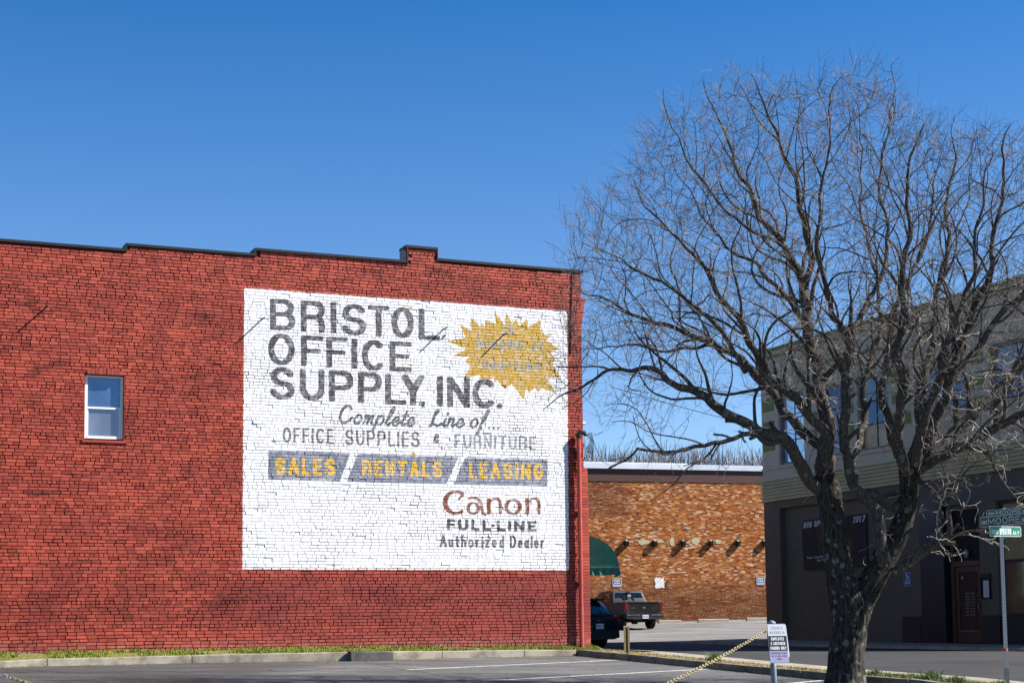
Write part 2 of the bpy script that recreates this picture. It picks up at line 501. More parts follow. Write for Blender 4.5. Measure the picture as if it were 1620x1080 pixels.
# kerb line beside the street: through px (912,1027), parallel to the street
D2 = Vector((ray(-326, 1003).x, ray(-326, 1003).y, 0)).normalized()   # away from the camera, along the street
P0 = at(912, 1027, 36.8); P0 = Vector((P0.x, P0.y, 0))
KD = -D2                                                              # towards the camera
KN = Vector((-KD.y, KD.x, 0))                                         # to the street side
if KN.x < 0: KN = -KN
def kline(s, w=0.0): return P0 + KD * s + KN * w
_kpx = [(912, 1027), (1005, 1035.5), (1110, 1046), (1215, 1056), (1300, 1063), (1400, 1070), (1495, 1080)]
_ks = []
for px, py in _kpx:
    r = ray(px, py); k = r.x / r.y
    # (P0 + KD s).x = k (P0 + KD s).y
    s_ = (k * P0.y - P0.x) / (KD.x - k * KD.y)
    p = kline(s_); _ks.append((s_, EYE + r.z / r.y * p.y))
def kerb_z(s):
    xs = [a for a, b in _ks]; zs = [b for a, b in _ks]
    if s > xs[-1]: return zs[-1] + (s - xs[-1]) * (zs[-1] - zs[0]) / (xs[-1] - xs[0])
    return float(np.interp(s, xs, zs))

# asphalt materials
def asphalt(name, base, patch, dark_left=False):
    t = NT(name); p = t.pos()
    n1 = t.noise(p, .35, 5, .6); n2 = t.noise(p, 90, 2, .7); n3 = t.noise(t.xyz(p, .3, 1.6, 1), .9, 6, .72)
    c = t.mix(t.map(n1, .35, .65), base, tuple(k * 1.35 for k in base))
    c = t.mix(t.map(n3, .50, .62, 0, .75), c, patch); c = t.mix(t.map(n3, .36, .47, .75, 0), c, tuple(k * .3 for k in base))
    n5 = t.noise(t.xyz(p, .5, 1.2, 1), 5, 5, .7); c = t.mix(t.map(n5, .52, .68, 0, .4), c, patch); c = t.mix(t.map(n5, .34, .45, .4, 0), c, tuple(k * .4 for k in base))
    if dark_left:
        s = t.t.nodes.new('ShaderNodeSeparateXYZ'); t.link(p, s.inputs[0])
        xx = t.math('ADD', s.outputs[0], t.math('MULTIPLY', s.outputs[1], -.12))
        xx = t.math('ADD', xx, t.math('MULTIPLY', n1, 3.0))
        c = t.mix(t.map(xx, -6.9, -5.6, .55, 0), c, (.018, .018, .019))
        cr = t.noise(t.xyz(p, 1, 1, 1), 1.7, 3, .5, 1.5)
        crk = t.math('LESS_THAN', t.math('ABSOLUTE', t.math('SUBTRACT', cr, .5)), .006)
        c = t.mix(t.math('MULTIPLY', crk, .7), c, (.012, .012, .013))
    c = t.mix(t.map(n2, .3, .72), tuple(k * .55 for k in base), c) if False else t.mix(t.map(n2, .35, .62, .35, 0), c, tuple(k * .3 for k in base))
    c = t.mix(t.map(n2, .62, .75, 0, .5), c, (.3, .29, .28))
    t.bump(n2, .6, .006)
    return t.fin(t.mul(c, .8), t.map(n1, .3, .7, .75, .92), spec=.25)
m_lot = asphalt('lot_asphalt', (.088, .086, .086), (.19, .185, .18), True)
m_road = asphalt('road_asphalt', (.15, .148, .144), (.30, .295, .285))
m_street = asphalt('street_asphalt', (.032, .032, .034), (.044, .044, .046))  # darkened to carry the shade lying on the street

tg = NT('ground_dirt'); pg = tg.pos()
m_ground = tg.fin(tg.mix(tg.map(tg.noise(pg, .5, 6, .6), .35, .65), (.09, .08, .05), (.06, .075, .03)), .95, spec=.1)

g = grid_sheet('ground', -620, 620, -60, 900, 90, 100, lambda X, Y: np.minimum(np.where(Y < 34, lot_z(X, Y), 99), np.minimum(road_z(np.clip(X, -40, 45), np.clip(Y, 5, 120)), EYE + 1.0)) - .35, m_ground)
tag(g, kind='structure')

# parking lot : bounded by the wall kerb and the street kerb
RW = Frame(922, 600, 37.5, D1)
wk = [(-3.2, .0)]
wall_kerb_px = [(-60, 1047.5, 31.0), (75, 1041.5, 31.9), (304, 1035.5, 33.2), (554, 1030, 34.3), (700, 1029, 35.3), (830, 1027.2, 36.2), (912, 1027, 36.8)]
wkp = [at(a, b, c) for a, b, c in wall_kerb_px]
lotp = [Vector((-34, -25, 0)), Vector((kline(60).x, kline(60).y, 0))]
poly = [(-40, -25)] + [(kline(s).x, kline(s).y) for s in (62, 30, 20, 12, 6, 0.05)] + [(p.x, p.y) for p in reversed(wkp)] + [(-40, wkp[0].y - 9)]
mb = MB(); mb.add([(x, y, lot_z(x, y)) for x, y in poly], [tuple(range(len(poly)))])
lot = tag(mb.build('parking_lot', m_lot), kind='structure')

# back lot and street surface
road = grid_sheet('road', -45, 70, 4, 92, 60, 60, lambda X, Y: road_z(X, Y) - np.where((X - P0.x) * KN.x + (Y - P0.y) * KN.y < 1.0, .5, 0), m_road)
tag(road, kind='structure')
# darker street band (building shade painted into its asphalt) 4 mm above
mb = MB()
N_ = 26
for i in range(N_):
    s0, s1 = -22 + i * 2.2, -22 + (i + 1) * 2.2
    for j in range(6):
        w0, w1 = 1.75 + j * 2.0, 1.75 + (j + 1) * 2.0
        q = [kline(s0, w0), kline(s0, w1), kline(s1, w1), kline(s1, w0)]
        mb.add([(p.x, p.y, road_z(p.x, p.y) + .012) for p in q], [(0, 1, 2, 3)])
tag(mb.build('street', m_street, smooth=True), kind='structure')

# kerbs --------------------------------------------------------------
def concrete(name, c0=(.30, .28, .24), dirty=(.10, .09, .075), sc=2.0):
    t = NT(name); p = t.pos()
    n1 = t.noise(p, sc, 6, .65); n2 = t.noise(p, 40, 4, .7)
    c = t.mix(t.map(n1, .42, .7), c0, dirty)
    c = t.mix(t.map(n2, .3, .7, .0, .45), c, tuple(k * .5 for k in c0))
    t.bump(n2, .5, .006)
    return t.fin(t.mul(c, .82), .9, spec=.2)
m_kerb = concrete('kerb_concrete', (.40, .36, .28), (.13, .11, .085), 2.6)
m_kerb3 = concrete('street_kerb_concrete', (.24, .215, .17), (.06, .055, .045), 3)
m_kerb2 = concrete('kerb_dark_concrete', (.13, .125, .12), (.03, .03, .03), 3)
m_walk = concrete('walk_concrete', (.36, .32, .25), (.22, .19, .14))
kerb = root_struct('kerb')
def kerb_piece(a, b, za, zb, wn, mat, w=.16, drop=.5, top_round=.02):
    """a,b: front edge points (xy), za,zb: top heights, wn: unit vector away from the lot"""
    mb = MB()
    r = top_round
    prof = [(0, -drop), (0.012, -r), (r, 0), (w - r, 0), (w, -r), (w, -drop)]
    n = max(2, int((b - a).length / .25)); V = []; Fc = []
    L = (b - a).length
    for i in range(n + 1):
        t = i / n; c = a.lerp(b, t); z = za + (zb - za) * t + noise.noise(Vector((c.x * 1.3, c.y * 1.3, 0))) * .008
        for k, (o, h) in enumerate(prof):
            jn = noise.noise(Vector((c.x * 7, c.y * 7, k * 3))) * .006
            V.append((c.x + wn.x * (o + jn), c.y + wn.y * (o + jn), z + h + (jn if k in (1, 2, 3) else 0)))
    m = len(prof)
    for i in range(n):
        for k in range(m - 1):
            Fc.append((i * m + k, (i + 1) * m + k, (i + 1) * m + k + 1, i * m + k + 1))
    Fc.append(tuple(range(m))); Fc.append(tuple(range(n * m + m - 1, n * m - 1, -1)))
    mb.add(V, Fc)
    return mb.build('kerb_stone', mat, kerb)
for i in range(len(wkp) - 1):
    a, b = wkp[i], wkp[i + 1]
    dv = (b - a); dv.z = 0; dv.normalize(); wn = Vector((-dv.y, dv.x, 0))
    A = Vector((a.x, a.y, 0)) + dv * .008; B = Vector((b.x, b.y, 0)) - dv * .008
    kerb_piece(A, B, a.z, b.z, wn, m_kerb)
# the low dark stretch in front of px 554..625
a, b = at(556, 1030.5, 34.0), at(622, 1030.2, 34.35)
dv = (b - a); dv.z = 0; dv.normalize(); wn = Vector((-dv.y, dv.x, 0))
kerb_piece(Vector((a.x, a.y, 0)), Vector((b.x, b.y, 0)), a.z + .012, b.z + .0, wn, m_kerb2, w=.3)
ss = [0.02, 2.9, 5.9, 8.9, 11.9, 14.9, 17.9, 21, 24]
for s0, s1 in zip(ss[:-1], ss[1:]):
    A = kline(s0 + .01); B = kline(s1 - .01)
    kerb_piece(A, B, kerb_z(s0), kerb_z(s1), KN, m_kerb3, w=.15)

# verge between the kerb and the street : dry soil, then a concrete walk
t = NT('dry_soil'); p = t.pos()
n1 = t.noise(p, 3, 6, .7); n2 = t.noise(p, 60, 4, .75)
c = t.mix(t.map(n1, .35, .65), (.27, .21, .11), (.16, .13, .07)); c = t.mix(t.map(n2, .4, .7, 0, .7), c, (.42, .36, .22))
c = t.mix(t.map(n2, .25, .4, .6, 0), c, (.05, .05, .02))
t.bump(n2, .8, .01); m_soil = t.fin(t.mul(c, .8), .95, spec=.1)
def strip(name, w0, w1, s0, s1, dz, mat, n=60, rough=.0, par=None):
    mb = MB(); m = 5; V = []; Fc = []
    for i in range(n + 1):
        s = s0 + (s1 - s0) * i / n
        for j in range(m + 1):
            w = w0 + (w1 - w0) * j / m; q = kline(s, w)
            zz = kerb_z(s) + dz - (w - .15) * .012 + rough * noise.noise(Vector((q.x * 3, q.y * 3, 0)))
            V.append((q.x, q.y, zz))
    for i in range(n):
        for j in range(m):
            a = i * (m + 1) + j; Fc.append((a, a + 1, a + m + 2, a + m + 1))
    mb.add(V, Fc); o = mb.build(name, mat, par, smooth=True); return o
tag(strip('verge', .13, .95, -1, 24, -.03, m_soil, 150, .03), kind='structure')
pv = root_struct('pavement')
for k in range(15):
    s0 = 1.0 + k * 1.5
    strip('paving_slab', .95, 1.62, s0 + .008, s0 + 1.492, -.02, m_walk, 4, 0, pv)
# street side kerb face
mb = MB()
for i in range(40):
    s0, s1 = -1 + i * .625, -1 + (i + 1) * .625
    a, b = kline(s0, 1.62), kline(s1, 1.62); c2, d2 = kline(s0, 1.76), kline(s1, 1.76)
    za, zb = kerb_z(s0) - .04, kerb_z(s1) - .04
    mb.add([(a.x, a.y, za), (b.x, b.y, zb), (d2.x, d2.y, zb), (c2.x, c2.y, za), (c2.x, c2.y, za - .4), (d2.x, d2.y, zb - .4)], [(0, 1, 2, 3), (3, 2, 5, 4)])
tag(mb.build('street_kerb', m_walk, smooth=False), kind='structure')

# painted bay lines on the lot
t = NT('line_paint'); p = t.pos()
nn = t.noise(p, 14, 5, .7)
m_line = t.fin(t.mix(t.map(nn, .42, .62, 0, .8), (.62, .62, .6), (.12, .12, .125)), .8, spec=.2)
def lot_at(px, py):
    r = ray(px, py)
    # EYE + r.z t = lot_z(r.x t, r.y t)
    tt = (EYE - 1.677 - EYE) / (r.z + .0136 * r.x - .0279 * r.y)
    return Vector((r.x * tt, r.y * tt, 0))
for (x0, y0), (x1, y1), e0 in [((642, 1059), (1020, 1041.5), 0), ((736, 1078), (1153, 1056), 0), ((1242, 1081), (1304, 1075.5), 4)]:
    a, b = lot_at(x0, y0), lot_at(x1, y1); dv = (b - a).normalized(); a = a - dv * e0; sd = Vector((-dv.y, dv.x, 0)) * .05
    mb = MB(); n = 40
    V = []
    for i in range(n + 1):
        c = a.lerp(b, i / n)
        for q in (c - sd, c + sd): V.append((q.x, q.y, lot_z(q.x, q.y) + .004))
    mb.add(V, [(2 * i, 2 * i + 2, 2 * i + 3, 2 * i + 1) for i in range(n)])
    tag(mb.build('parking_line', m_line), kind='structure')

# tar-filled seams and cracks in the lot
m_tar = simple('tar_seam', (.012, .012, .013), .5, 0, .3, 4, .1)
for pts in ([(556, 1041), (585, 1048), (612, 1053), (640, 1059), (700, 1068), (760, 1079)], [(0, 1063), (60, 1062), (130, 1064), (210, 1061), (300, 1062), (380, 1058), (470, 1060), (560, 1056)],
            [(640, 1075), (720, 1071), (800, 1073), (860, 1070), (960, 1073), (1060, 1071)], [(100, 1076), (180, 1073), (260, 1076), (340, 1072), (420, 1075)], [(700, 1036), (780, 1041), (850, 1040), (930, 1046)]):
    Q = []
    for (x0, y0), (x1, y1) in zip(pts[:-1], pts[1:]):
        for k in range(8):
            q = lot_at(x0 + (x1 - x0) * k / 8, y0 + (y1 - y0) * k / 8); q += Vector((random.gauss(0, .03), random.gauss(0, .10), 0)); Q.append(q)
    V = []
    for i, q in enumerate(Q):
        w = .018 + .03 * abs(noise.noise(q * 1.7))
        for sgn in (-1, 1): V.append((q.x, q.y + sgn * w, lot_z(q.x, q.y + sgn * w) + .003))
    mb = MB(); mb.add(V, [(2 * i, 2 * i + 2, 2 * i + 3, 2 * i + 1) for i in range(len(Q) - 1)])
    tag(mb.build('asphalt_seam', m_tar), kind='structure')
# grit and leaf litter in the gutter
m_lit = simple('leaf_litter', (.20, .13, .07), .9, 0, .5, 20)
LQ = []
for k in range(1500):
    a = random.random()
    if a < .6: i = random.randrange(len(wkp) - 1); q = wkp[i].lerp(wkp[i + 1], random.random()); q = Vector((q.x + .0, q.y - abs(random.gauss(0, .10)) - .03, 0))
    elif a < .8: q = kline(random.uniform(0, 16)); q = q - KN * (abs(random.gauss(0, .12)) + .02)
    else: q = Vector((random.uniform(-9, 6), random.uniform(24, 36), 0))
    LQ.append(q)
V = []; Fc = []
for q in LQ:
    z = lot_z(q.x, q.y) + .006; th = random.random() * 6.28; s = random.uniform(.008, .022); c_, s_ = math.cos(th) * s, math.sin(th) * s
    b = len(V); V += [(q.x + c_, q.y + s_, z), (q.x - s_ * .5, q.y + c_ * .5, z + s * .5), (q.x - c_, q.y - s_, z), (q.x + s_ * .5, q.y - c_ * .5, z)]; Fc.append((b, b + 1, b + 2, b + 3))
mb = MB(); mb.add(V, Fc); tag(mb.build('leaf_litter', m_lit), kind='stuff')

# ------------------------------------------------------------------ grass
t = NT('grass'); a_ = t.attr('rnd')
m_grass = t.fin(t.mix(a_, (.08, .12, .014), (.28, .28, .045)), .7, spec=.2)
t = NT('weed'); a_ = t.attr('rnd')
m_weed = t.fin(t.mix(a_, (.045, .085, .02), (.15, .19, .06)), .7, spec=.2)
t = NT('dry_grass'); a_ = t.attr('rnd')
m_dry = t.fin(t.mix(a_, (.2, .16, .07), (.38, .33, .16)), .8, spec=.2)
def blades(name, P, H, W, mat, parent=None, lean=.35, seed=1):
    """P (n,3) root points, H heights, W widths : one bent 2-triangle blade each"""
    r = np.random.default_rng(seed); n = len(P)
    an = r.uniform(0, 2 * np.pi, n); ln = r.normal(0, lean, (n, 2)) * H[:, None]
    dx = np.stack([np.cos(an), np.sin(an), np.zeros(n)], -1) * W[:, None] * .5
    mid = P + np.stack([ln[:, 0] * .35, ln[:, 1] * .35, H * .6], -1)
    tip = P + np.stack([ln[:, 0], ln[:, 1], H], -1)
    V = np.stack([P - dx, P + dx, mid + dx * .7, mid - dx * .7, tip], 1).reshape(-1, 3)
    b = np.arange(n)[:, None] * 5
    F3 = np.concatenate([b + np.array([[0, 1, 2]]), b + np.array([[0, 2, 3]]), b + np.array([[3, 2, 4]])], 1).reshape(-1, 3)
    return np_mesh(name, V, F3, mat, parent, rnd=np.repeat(r.random(n), 3))
# strip at the wall foot
wall_base = lambda x: float(np.interp(x, [RW.x(0, 1031), RW.x(500, 1022), RW.x(930, 1020)], [RW.z(0, 1031), RW.z(500, 1022), RW.z(926, 1020.5)]))
def kerb_front(x):   # local y (negative = towards camera) and z of the wall kerb at local x
    pts = sorted([((p - RW.o).dot(RW.d), (p - RW.o).dot(RW.n), p.z) for p in [Vector(q) for q in wkp]])
    xs = [q[0] for q in pts]
    return float(np.interp(x, xs, [q[1] for q in pts])), float(np.interp(x, xs, [q[2] for q in pts]))
mb = MB(); V = []; Fc = []; n = 90; m = 6
xa, xb = -17.5, .3
for i in range(n + 1):
    x = xa + (xb - xa) * i / n; yk, zk = kerb_front(x); zb_ = wall_base(x)
    for j in range(m + 1):
        f = j / m; y = (yk + .13) * (1 - f) + .05 * f; z = (zk - .03) * (1 - f) + (zb_ - .02) * f
        q = RW.w(x, y, z + .015 * noise.noise(Vector((x * 2, y * 4, 1)))); V.append(tuple(q))
for i in range(n):
    for j in range(m):
        k = i * (m + 1) + j; Fc.append((k, k + 1, k + m + 2, k + m + 1))
tv = NT('thin_turf_soil'); pv_ = tv.pos(); m_turf = tv.fin(tv.mix(tv.map(tv.noise(pv_, 22, 4, .7), .4, .6), (.055, .06, .02), (.16, .15, .05)), .95, spec=.1)
mb.add(V, Fc); tag(mb.build('grass_verge', m_turf, smooth=True), kind='structure')
NB = 30000
x = rng.uniform(-15.8, .15, NB); f = rng.uniform(0.02, 1.0, NB)
keep = np.array([noise.noise(Vector((a * 1.1, b * 2, 5))) > -.28 for a, b in zip(x, f)])
x = x[keep]; f = f[keep]
kf = np.array([kerb_front(a) for a in x]); wb = np.array([wall_base(a) for a in x])
y = (kf[:, 0] + .14) * (1 - f) - .02 * f; z = (kf[:, 1] - .035) * (1 - f) + (wb - .025) * f
P = np.stack([RW.o.x + RW.d.x * x + RW.n.x * y, RW.o.y + RW.d.y * x + RW.n.y * y, z], -1)
hn = np.array([noise.noise(Vector((a * 1.7, b, 0))) for a, b in zip(x, f)])
H = (.025 + .045 * rng.random(len(x)) ** 1.5) * (1 + .9 * hn)
tag(blades('grass', P, H, np.full(len(x), .012), m_grass, seed=3), kind='stuff')
# sparse dry grass on the verge
NB = 9000
s = rng.uniform(-.2, 20, NB); w = rng.uniform(.16, .95, NB)
P = np.array([[kline(a, b).x, kline(a, b).y, kerb_z(a) - .03 - (b - .15) * .012] for a, b in zip(s, w)])
tag(blades('dry_grass', P, .02 + .035 * rng.random(NB), np.full(NB, .012), m_dry, lean=.8, seed=4), kind='stuff')
s = rng.uniform(8.5, 17, 5200); w = np.abs(rng.normal(.3, .16, 5200)) + .14; w = np.minimum(w, .8)
kp = np.array([noise.noise(Vector((a * 1.2, b * 2, 9))) > -.1 for a, b in zip(s, w)]); s = s[kp]; w = w[kp]
P = np.array([[kline(a, b).x, kline(a, b).y, kerb_z(a) - .03 - (b - .15) * .012] for a, b in zip(s, w)])
tag(blades('weeds', P, .04 + .06 * rng.random(len(s)), np.full(len(s), .014), m_weed, lean=.7, seed=5), kind='stuff')
def weed(px, py, h, wd, n, label, seed):
    # find the verge point seen at px
    r = ray(px, py); k = r.x / r.y
    w0 = .4; s_ = (k * (P0.y + KN.y * w0) - (P0.x + KN.x * w0)) / (KD.x - k * KD.y)
    q = kline(s_, w0); z0 = kerb_z(s_) - .035
    rr = np.random.default_rng(seed)
    P = np.stack([q.x + rr.normal(0, wd * .3, n), q.y + rr.normal(0, wd * .3, n), np.full(n, z0)], -1)
    th = thing('grass_tuft', label, 'grass tuft', (q.x, q.y, z0), 0, 'tufts of grass on the verge')
    o = blades('leaf_blades', P - np.array([[q.x, q.y, z0]]), h * (.45 + .6 * rr.random(n)), np.full(n, .012), m_weed, th, lean=.45, seed=seed)
    o['kind'] = 'stuff'
weed(1128, 1040, .22, .22, 220, 'small green grass tuft beside the yellow chain on the dry verge', 11)
weed(1384, 1064, .15, .15, 120, 'green tuft just right of the tree trunk foot', 12)
weed(1442, 1068, .12, .12, 90, 'small tuft on the verge between the trunk tuft and the wide clump', 13)
weed(1474, 1072, .20, .26, 230, 'widest dense green clump on the verge nearest the bottom edge', 14)
weed(1512, 1074, .15, .22, 170, 'green clump on the verge right of the widest clump', 15)
weed(1583, 1078, .14, .18, 130, 'green grass tuft at the foot of the street sign pole', 16)

# ------------------------------------------------------------------ painted wall sign (rasterised lettering, mapped to the wall plane)
SX0, SX1 = RW.x(383, 900) - .05, RW.x(900, 700) + .06
SZ0, SZ1 = RW.z(640, 903) - .08, RW.z(387, 455) + .12
_W, _H = 1700, int(1700 * (SZ1 - SZ0) / (SX1 - SX0))
_xs = SX0 + (np.arange(_W) + .5) / _W * (SX1 - SX0); _zs = SZ1 - (np.arange(_H) + .5) / _H * (SZ1 - SZ0)
_X, _Z = np.meshgrid(_xs, _zs)
_off = -.02
_wx = RW.o.x + RW.d.x * _X + RW.n.x * _off; _wy = RW.o.y + RW.d.y * _X + RW.n.y * _off
_PX, _PY = proj(_wx, _wy, _Z)
# hand-painted wobble
def _smooth_noise(h, w, step, amp, seed):
    r = np.random.default_rng(seed); a = r.normal(0, 1, (h // step + 3, w // step + 3))
    yi = np.arange(h) / step; xi = np.arange(w) / step
    y0 = yi.astype(int); x0 = xi.astype(int); fy = (yi - y0)[:, None]; fx = (xi - x0)[None]
    return amp * ((a[y0][:, x0] * (1 - fx) + a[y0][:, x0 + 1] * fx) * (1 - fy) + (a[y0 + 1][:, x0] * (1 - fx) + a[y0 + 1][:, x0 + 1] * fx) * fy)
_PX = (_PX + _smooth_noise(_H, _W, 9, .32, 1)).astype(np.float32); _PY = (_PY + _smooth_noise(_H, _W, 9, .32, 2)).astype(np.float32)
cv = Canvas(_W, _H, (0, 0, 0, 0), _PX, _PY)
cv.px = 517 / (_W * (517 / 517.0)) * 1.0
WH = (.69, .69, .70, 1); BK = (.055, .052, .058, 1); GO = (.45, .265, .010, 1); GR = (.15, .165, .22, 1); BR = (.17, .035, .01, 1); DK = (.05, .05, .055, 1); TX = (.27, .24, .18, 1)
cv.poly([(386.5, 455), (897.5, 492), (898.5, 700), (900.5, 901.5), (383.5, 900), (384.5, 700)], WH)
# rust and faint ghost stains
for (x0, y0, rr) in [(648, 487, 4), (650, 497, 3), (646, 562, 3), (649, 577, 4), (650, 590, 3), (648, 604, 4), (655, 612, 3), (648, 622, 3), (650, 640, 4), (650, 650, 3), (654, 718, 5), (640, 720, 4)]:
    cv.poly([(x0 - rr * 1.4, y0), (x0, y0 - rr * .5), (x0 + rr * 1.2, y0 + .5), (x0, y0 + rr * .6)], (.55, .36, .16, 1))
cv.poly([(405, 798), (418, 795), (423, 803), (410, 806)], (.55, .52, .48, 1))
# starburst
sb = [(335, 490), (475, 462), (428, 360), (520, 405), (513, 300), (585, 375), (600, 350), (625, 378), (628, 328), (710, 355), (695, 258), (768, 348), (780, 370), (787, 262), (838, 355), (870, 312), (882, 358), (895, 372), (948, 312), (960, 380), (1062, 325), (1050, 410), (1070, 395), (1085, 440), (1150, 430), (1100, 480), (1205, 548), (1130, 575), (1175, 630), (1140, 660), (1215, 770), (1105, 775), (1175, 890), (1050, 850), (1045, 885), (1010, 850), (970, 885), (945, 860), (928, 942), (830, 820), (775, 858), (720, 790), (700, 800), (690, 780), (640, 790), (615, 845), (600, 800), (580, 750), (460, 775), (512, 680), (470, 640), (510, 610), (380, 605), (480, 550)]
sb = [(640 + a / 4.911, 440 + b / 4.909) for a, b in sb]
cv.poly(sb, GO)
def row(items, w, col, kv, slope, p=3.0):
    for ch, x0, x1, y0, y1 in items: cv.glyph(ch, x0, x1, y0, y1, w, col, slope, 0, kv, p)
row([('B', 427, 467, 472.3, 521.5), ('R', 475.5, 514.5, 475, 524.6), ('I', 522, 533, 477.5, 527), ('S', 541, 579, 479.8, 529.6), ('T', 582, 616, 482.3, 532), ('O', 619, 654.5, 485, 533.8), ('L', 662, 696, 488, 537)], 9.6, BK, 1.35, .052, 4)
cv.poly([(700, 530), (707, 528), (702, 536), (696, 539)], BK)
row([('O', 424, 466, 526.5, 576.5), ('F', 476, 511.5, 530, 578.5), ('F', 516, 550.5, 532, 581), ('I', 555, 566, 535, 583), ('C', 572, 609.5, 537, 585.5), ('E', 616, 651, 539.5, 587.2)], 9.6, BK, 1.35, .045, 4)
row([('S', 427, 466, 580, 630.5), ('U', 474, 513.5, 583, 632.5), ('P', 520, 559.5, 585.5, 634.5), ('P', 566, 604.5, 588, 636.8), ('L', 609, 642.5, 590.5, 639), ('Y', 636, 671, 592, 640.5), ('I', 690.7, 701.3, 594.3, 642.3), ('N', 707, 743.5, 595.5, 643.5), ('C', 747, 785, 598.5, 644.5)], 9.8, BK, 1.3, .042, 4)
cv.glyph('.', 785, 795, 637, 646, 8, BK); cv.glyph('.', 664, 673, 633.5, 642, 7.5, BK); cv.poly([(672, 638), (671, 643), (666, 646), (668, 641)], BK)
# script line, written by hand in photo pixels
def pl(pts, w, col, n=5):
    # smooth with Catmull-Rom
    P_ = [pts[0]] + list(pts) + [pts[-1]]; o = []
    for i in range(1, len(P_) - 2):
        for k in range(n):
            t_ = k / n; a, b, c, d = [np.array(q, float) for q in P_[i - 1:i + 3]]
            o.append(tuple(.5 * ((2 * b) + (-a + c) * t_ + (2 * a - 5 * b + 4 * c - d) * t_ ** 2 + (-a + 3 * b - 3 * c + d) * t_ ** 3)))
    o.append(tuple(pts[-1]))
    win, m = cv.mask_strokes([o], w, 1, 2); cv.paint(win, m, col)
def script(txt, x, y, h, w, col, slope=.04, adv=1.0):
    """slanted connected lowercase, x-height h, baseline y; returns end x"""
    L = {
     'o': ([(.1, .1), (0, .5), (.25, .95), (.6, .95), (.8, .5), (.55, .05), (.2, .05), (.02, .4)], 0, 1.05),
     'm': ([(0, .85), (.12, 1), (.08, .5), (0, 0), (.12, .6), (.4, 1), (.5, .8), (.4, 0), (.55, .6), (.85, 1), (.93, .8), (.85, .15), (1.05, .05)], 0, 1.25),
     'p': ([(.1, 1), (.02, .3), (-.15, -.8), (0, .3), (.2, .85), (.55, 1), (.8, .6), (.65, .1), (.3, .02), (.05, .3)], 0, 1.0),
     'l': ([(0, .3), (.4, 1.0), (.6, 1.9), (.45, 2.1), (.25, 1.6), (.1, .6), (.15, .1), (.4, .02), (.6, .3)], 0, .72),
     'e': ([(.05, .4), (.5, .5), (.65, .8), (.45, 1), (.15, .8), (.02, .4), (.15, .05), (.5, 0), (.85, .4)], 0, .9),
     't': ([(.35, 1.7), (.2, .9), (.08, .25), (.2, .02), (.5, .2)], 1, .65),
     'i': ([(.15, .95), (.05, .3), (.15, .02), (.4, .2)], 2, .5),
     'n': ([(0, .85), (.12, 1), (.08, .5), (0, 0), (.12, .6), (.45, 1), (.62, .8), (.52, .15), (.7, .02), (.9, .3)], 0, 1.0),
     'f': ([(.1, .3), (.45, 1.1), (.7, 1.9), (.55, 2.1), (.35, 1.5), (.1, 0), (-.05, -.8), (.05, -.9), (.15, -.3), (.3, .1)], 1, .8),
    }
    for ch in txt:
        if ch == ' ': x += h * .7; continue
        pts, ex, a = L[ch]
        T = lambda u, v: (x + (u + v * .28) * h, y + slope * (u * h) - v * h)
        pl([T(u, v) for u, v in pts], w, col)
        if ex == 1: pl([T(-.05, 1.15), T(.6, 1.2)], w * .8, col)
        if ex == 2: pl([T(.2, 1.5), T(.22, 1.55)], w * 1.3, col)
        x += a * h * adv; y += slope * a * h * adv
    return x, y
SC = (.07, .07, .075, 1)
pl([(556, 647), (554, 643), (548, 642.5), (542, 648), (538, 658), (539, 666), (545, 668.5), (552, 665), (557, 660)], 4.4, SC)
x_, y_ = script('omplete', 559, 669.5, 13.5, 3.6, SC, .045, 1.12)
pl([(690, 655), (694, 649), (690, 651), (686, 662), (682, 672), (680, 673), (684, 670), (692, 673), (698, 670)], 4.4, SC)
script('ine', 700, 674, 13, 3.6, SC, .04, 1.1)
script('of', 743, 675.5, 13, 3.6, SC, .04, 1.05)
for dx in (773.5, 781, 788.5): cv.glyph('.', dx - 2, dx + 2, 675, 679, 4, SC)
# capitals line
cv.text('OFFICE', 447, 528.5, 675.5, 699.5, 3.6, (.13, .12, .12, 1), .032, 0, 1.1, .25)
cv.text('SUPPLIES', 546, 664, 679, 703.5, 3.6, (.13, .12, .12, 1), .032, 0, 1.1, .25)
cv.text('&', 685.5, 695.5, 685.5, 700, 3.4, (.13, .1, .1, 1))
cv.text('FURNITURE', 719, 848, 686, 708, 3.5, (.24, .24, .25, 1), .031, 0, 1.1, .25)
# blue-grey bars and gold words
cv.poly([(424.4, 712.3), (553.7, 716.8), (537.8, 761.2), (424.4, 757.6)], GR)
cv.poly([(566, 717.2), (725, 723), (706, 765), (548.5, 761.6)], GR)
cv.poly([(735.5, 723.8), (866.3, 727.3), (865.6, 768.6), (718.5, 765.2)], GR)
GL = (.62, .36, .01, 1)
cv.text('SALES', 435.5, 530.5, 723.3, 750.5, 5.6, GL, .02, 0, 1.1, .26, 3)
cv.text('RENTALS', 573, 699, 727.4, 752.7, 5.0, GL, .018, 0, 1.1, .30, 3)
cv.text('LEASING', 742, 859, 730.4, 756, 5.0, GL, .02, 0, 1.1, .30, 3)
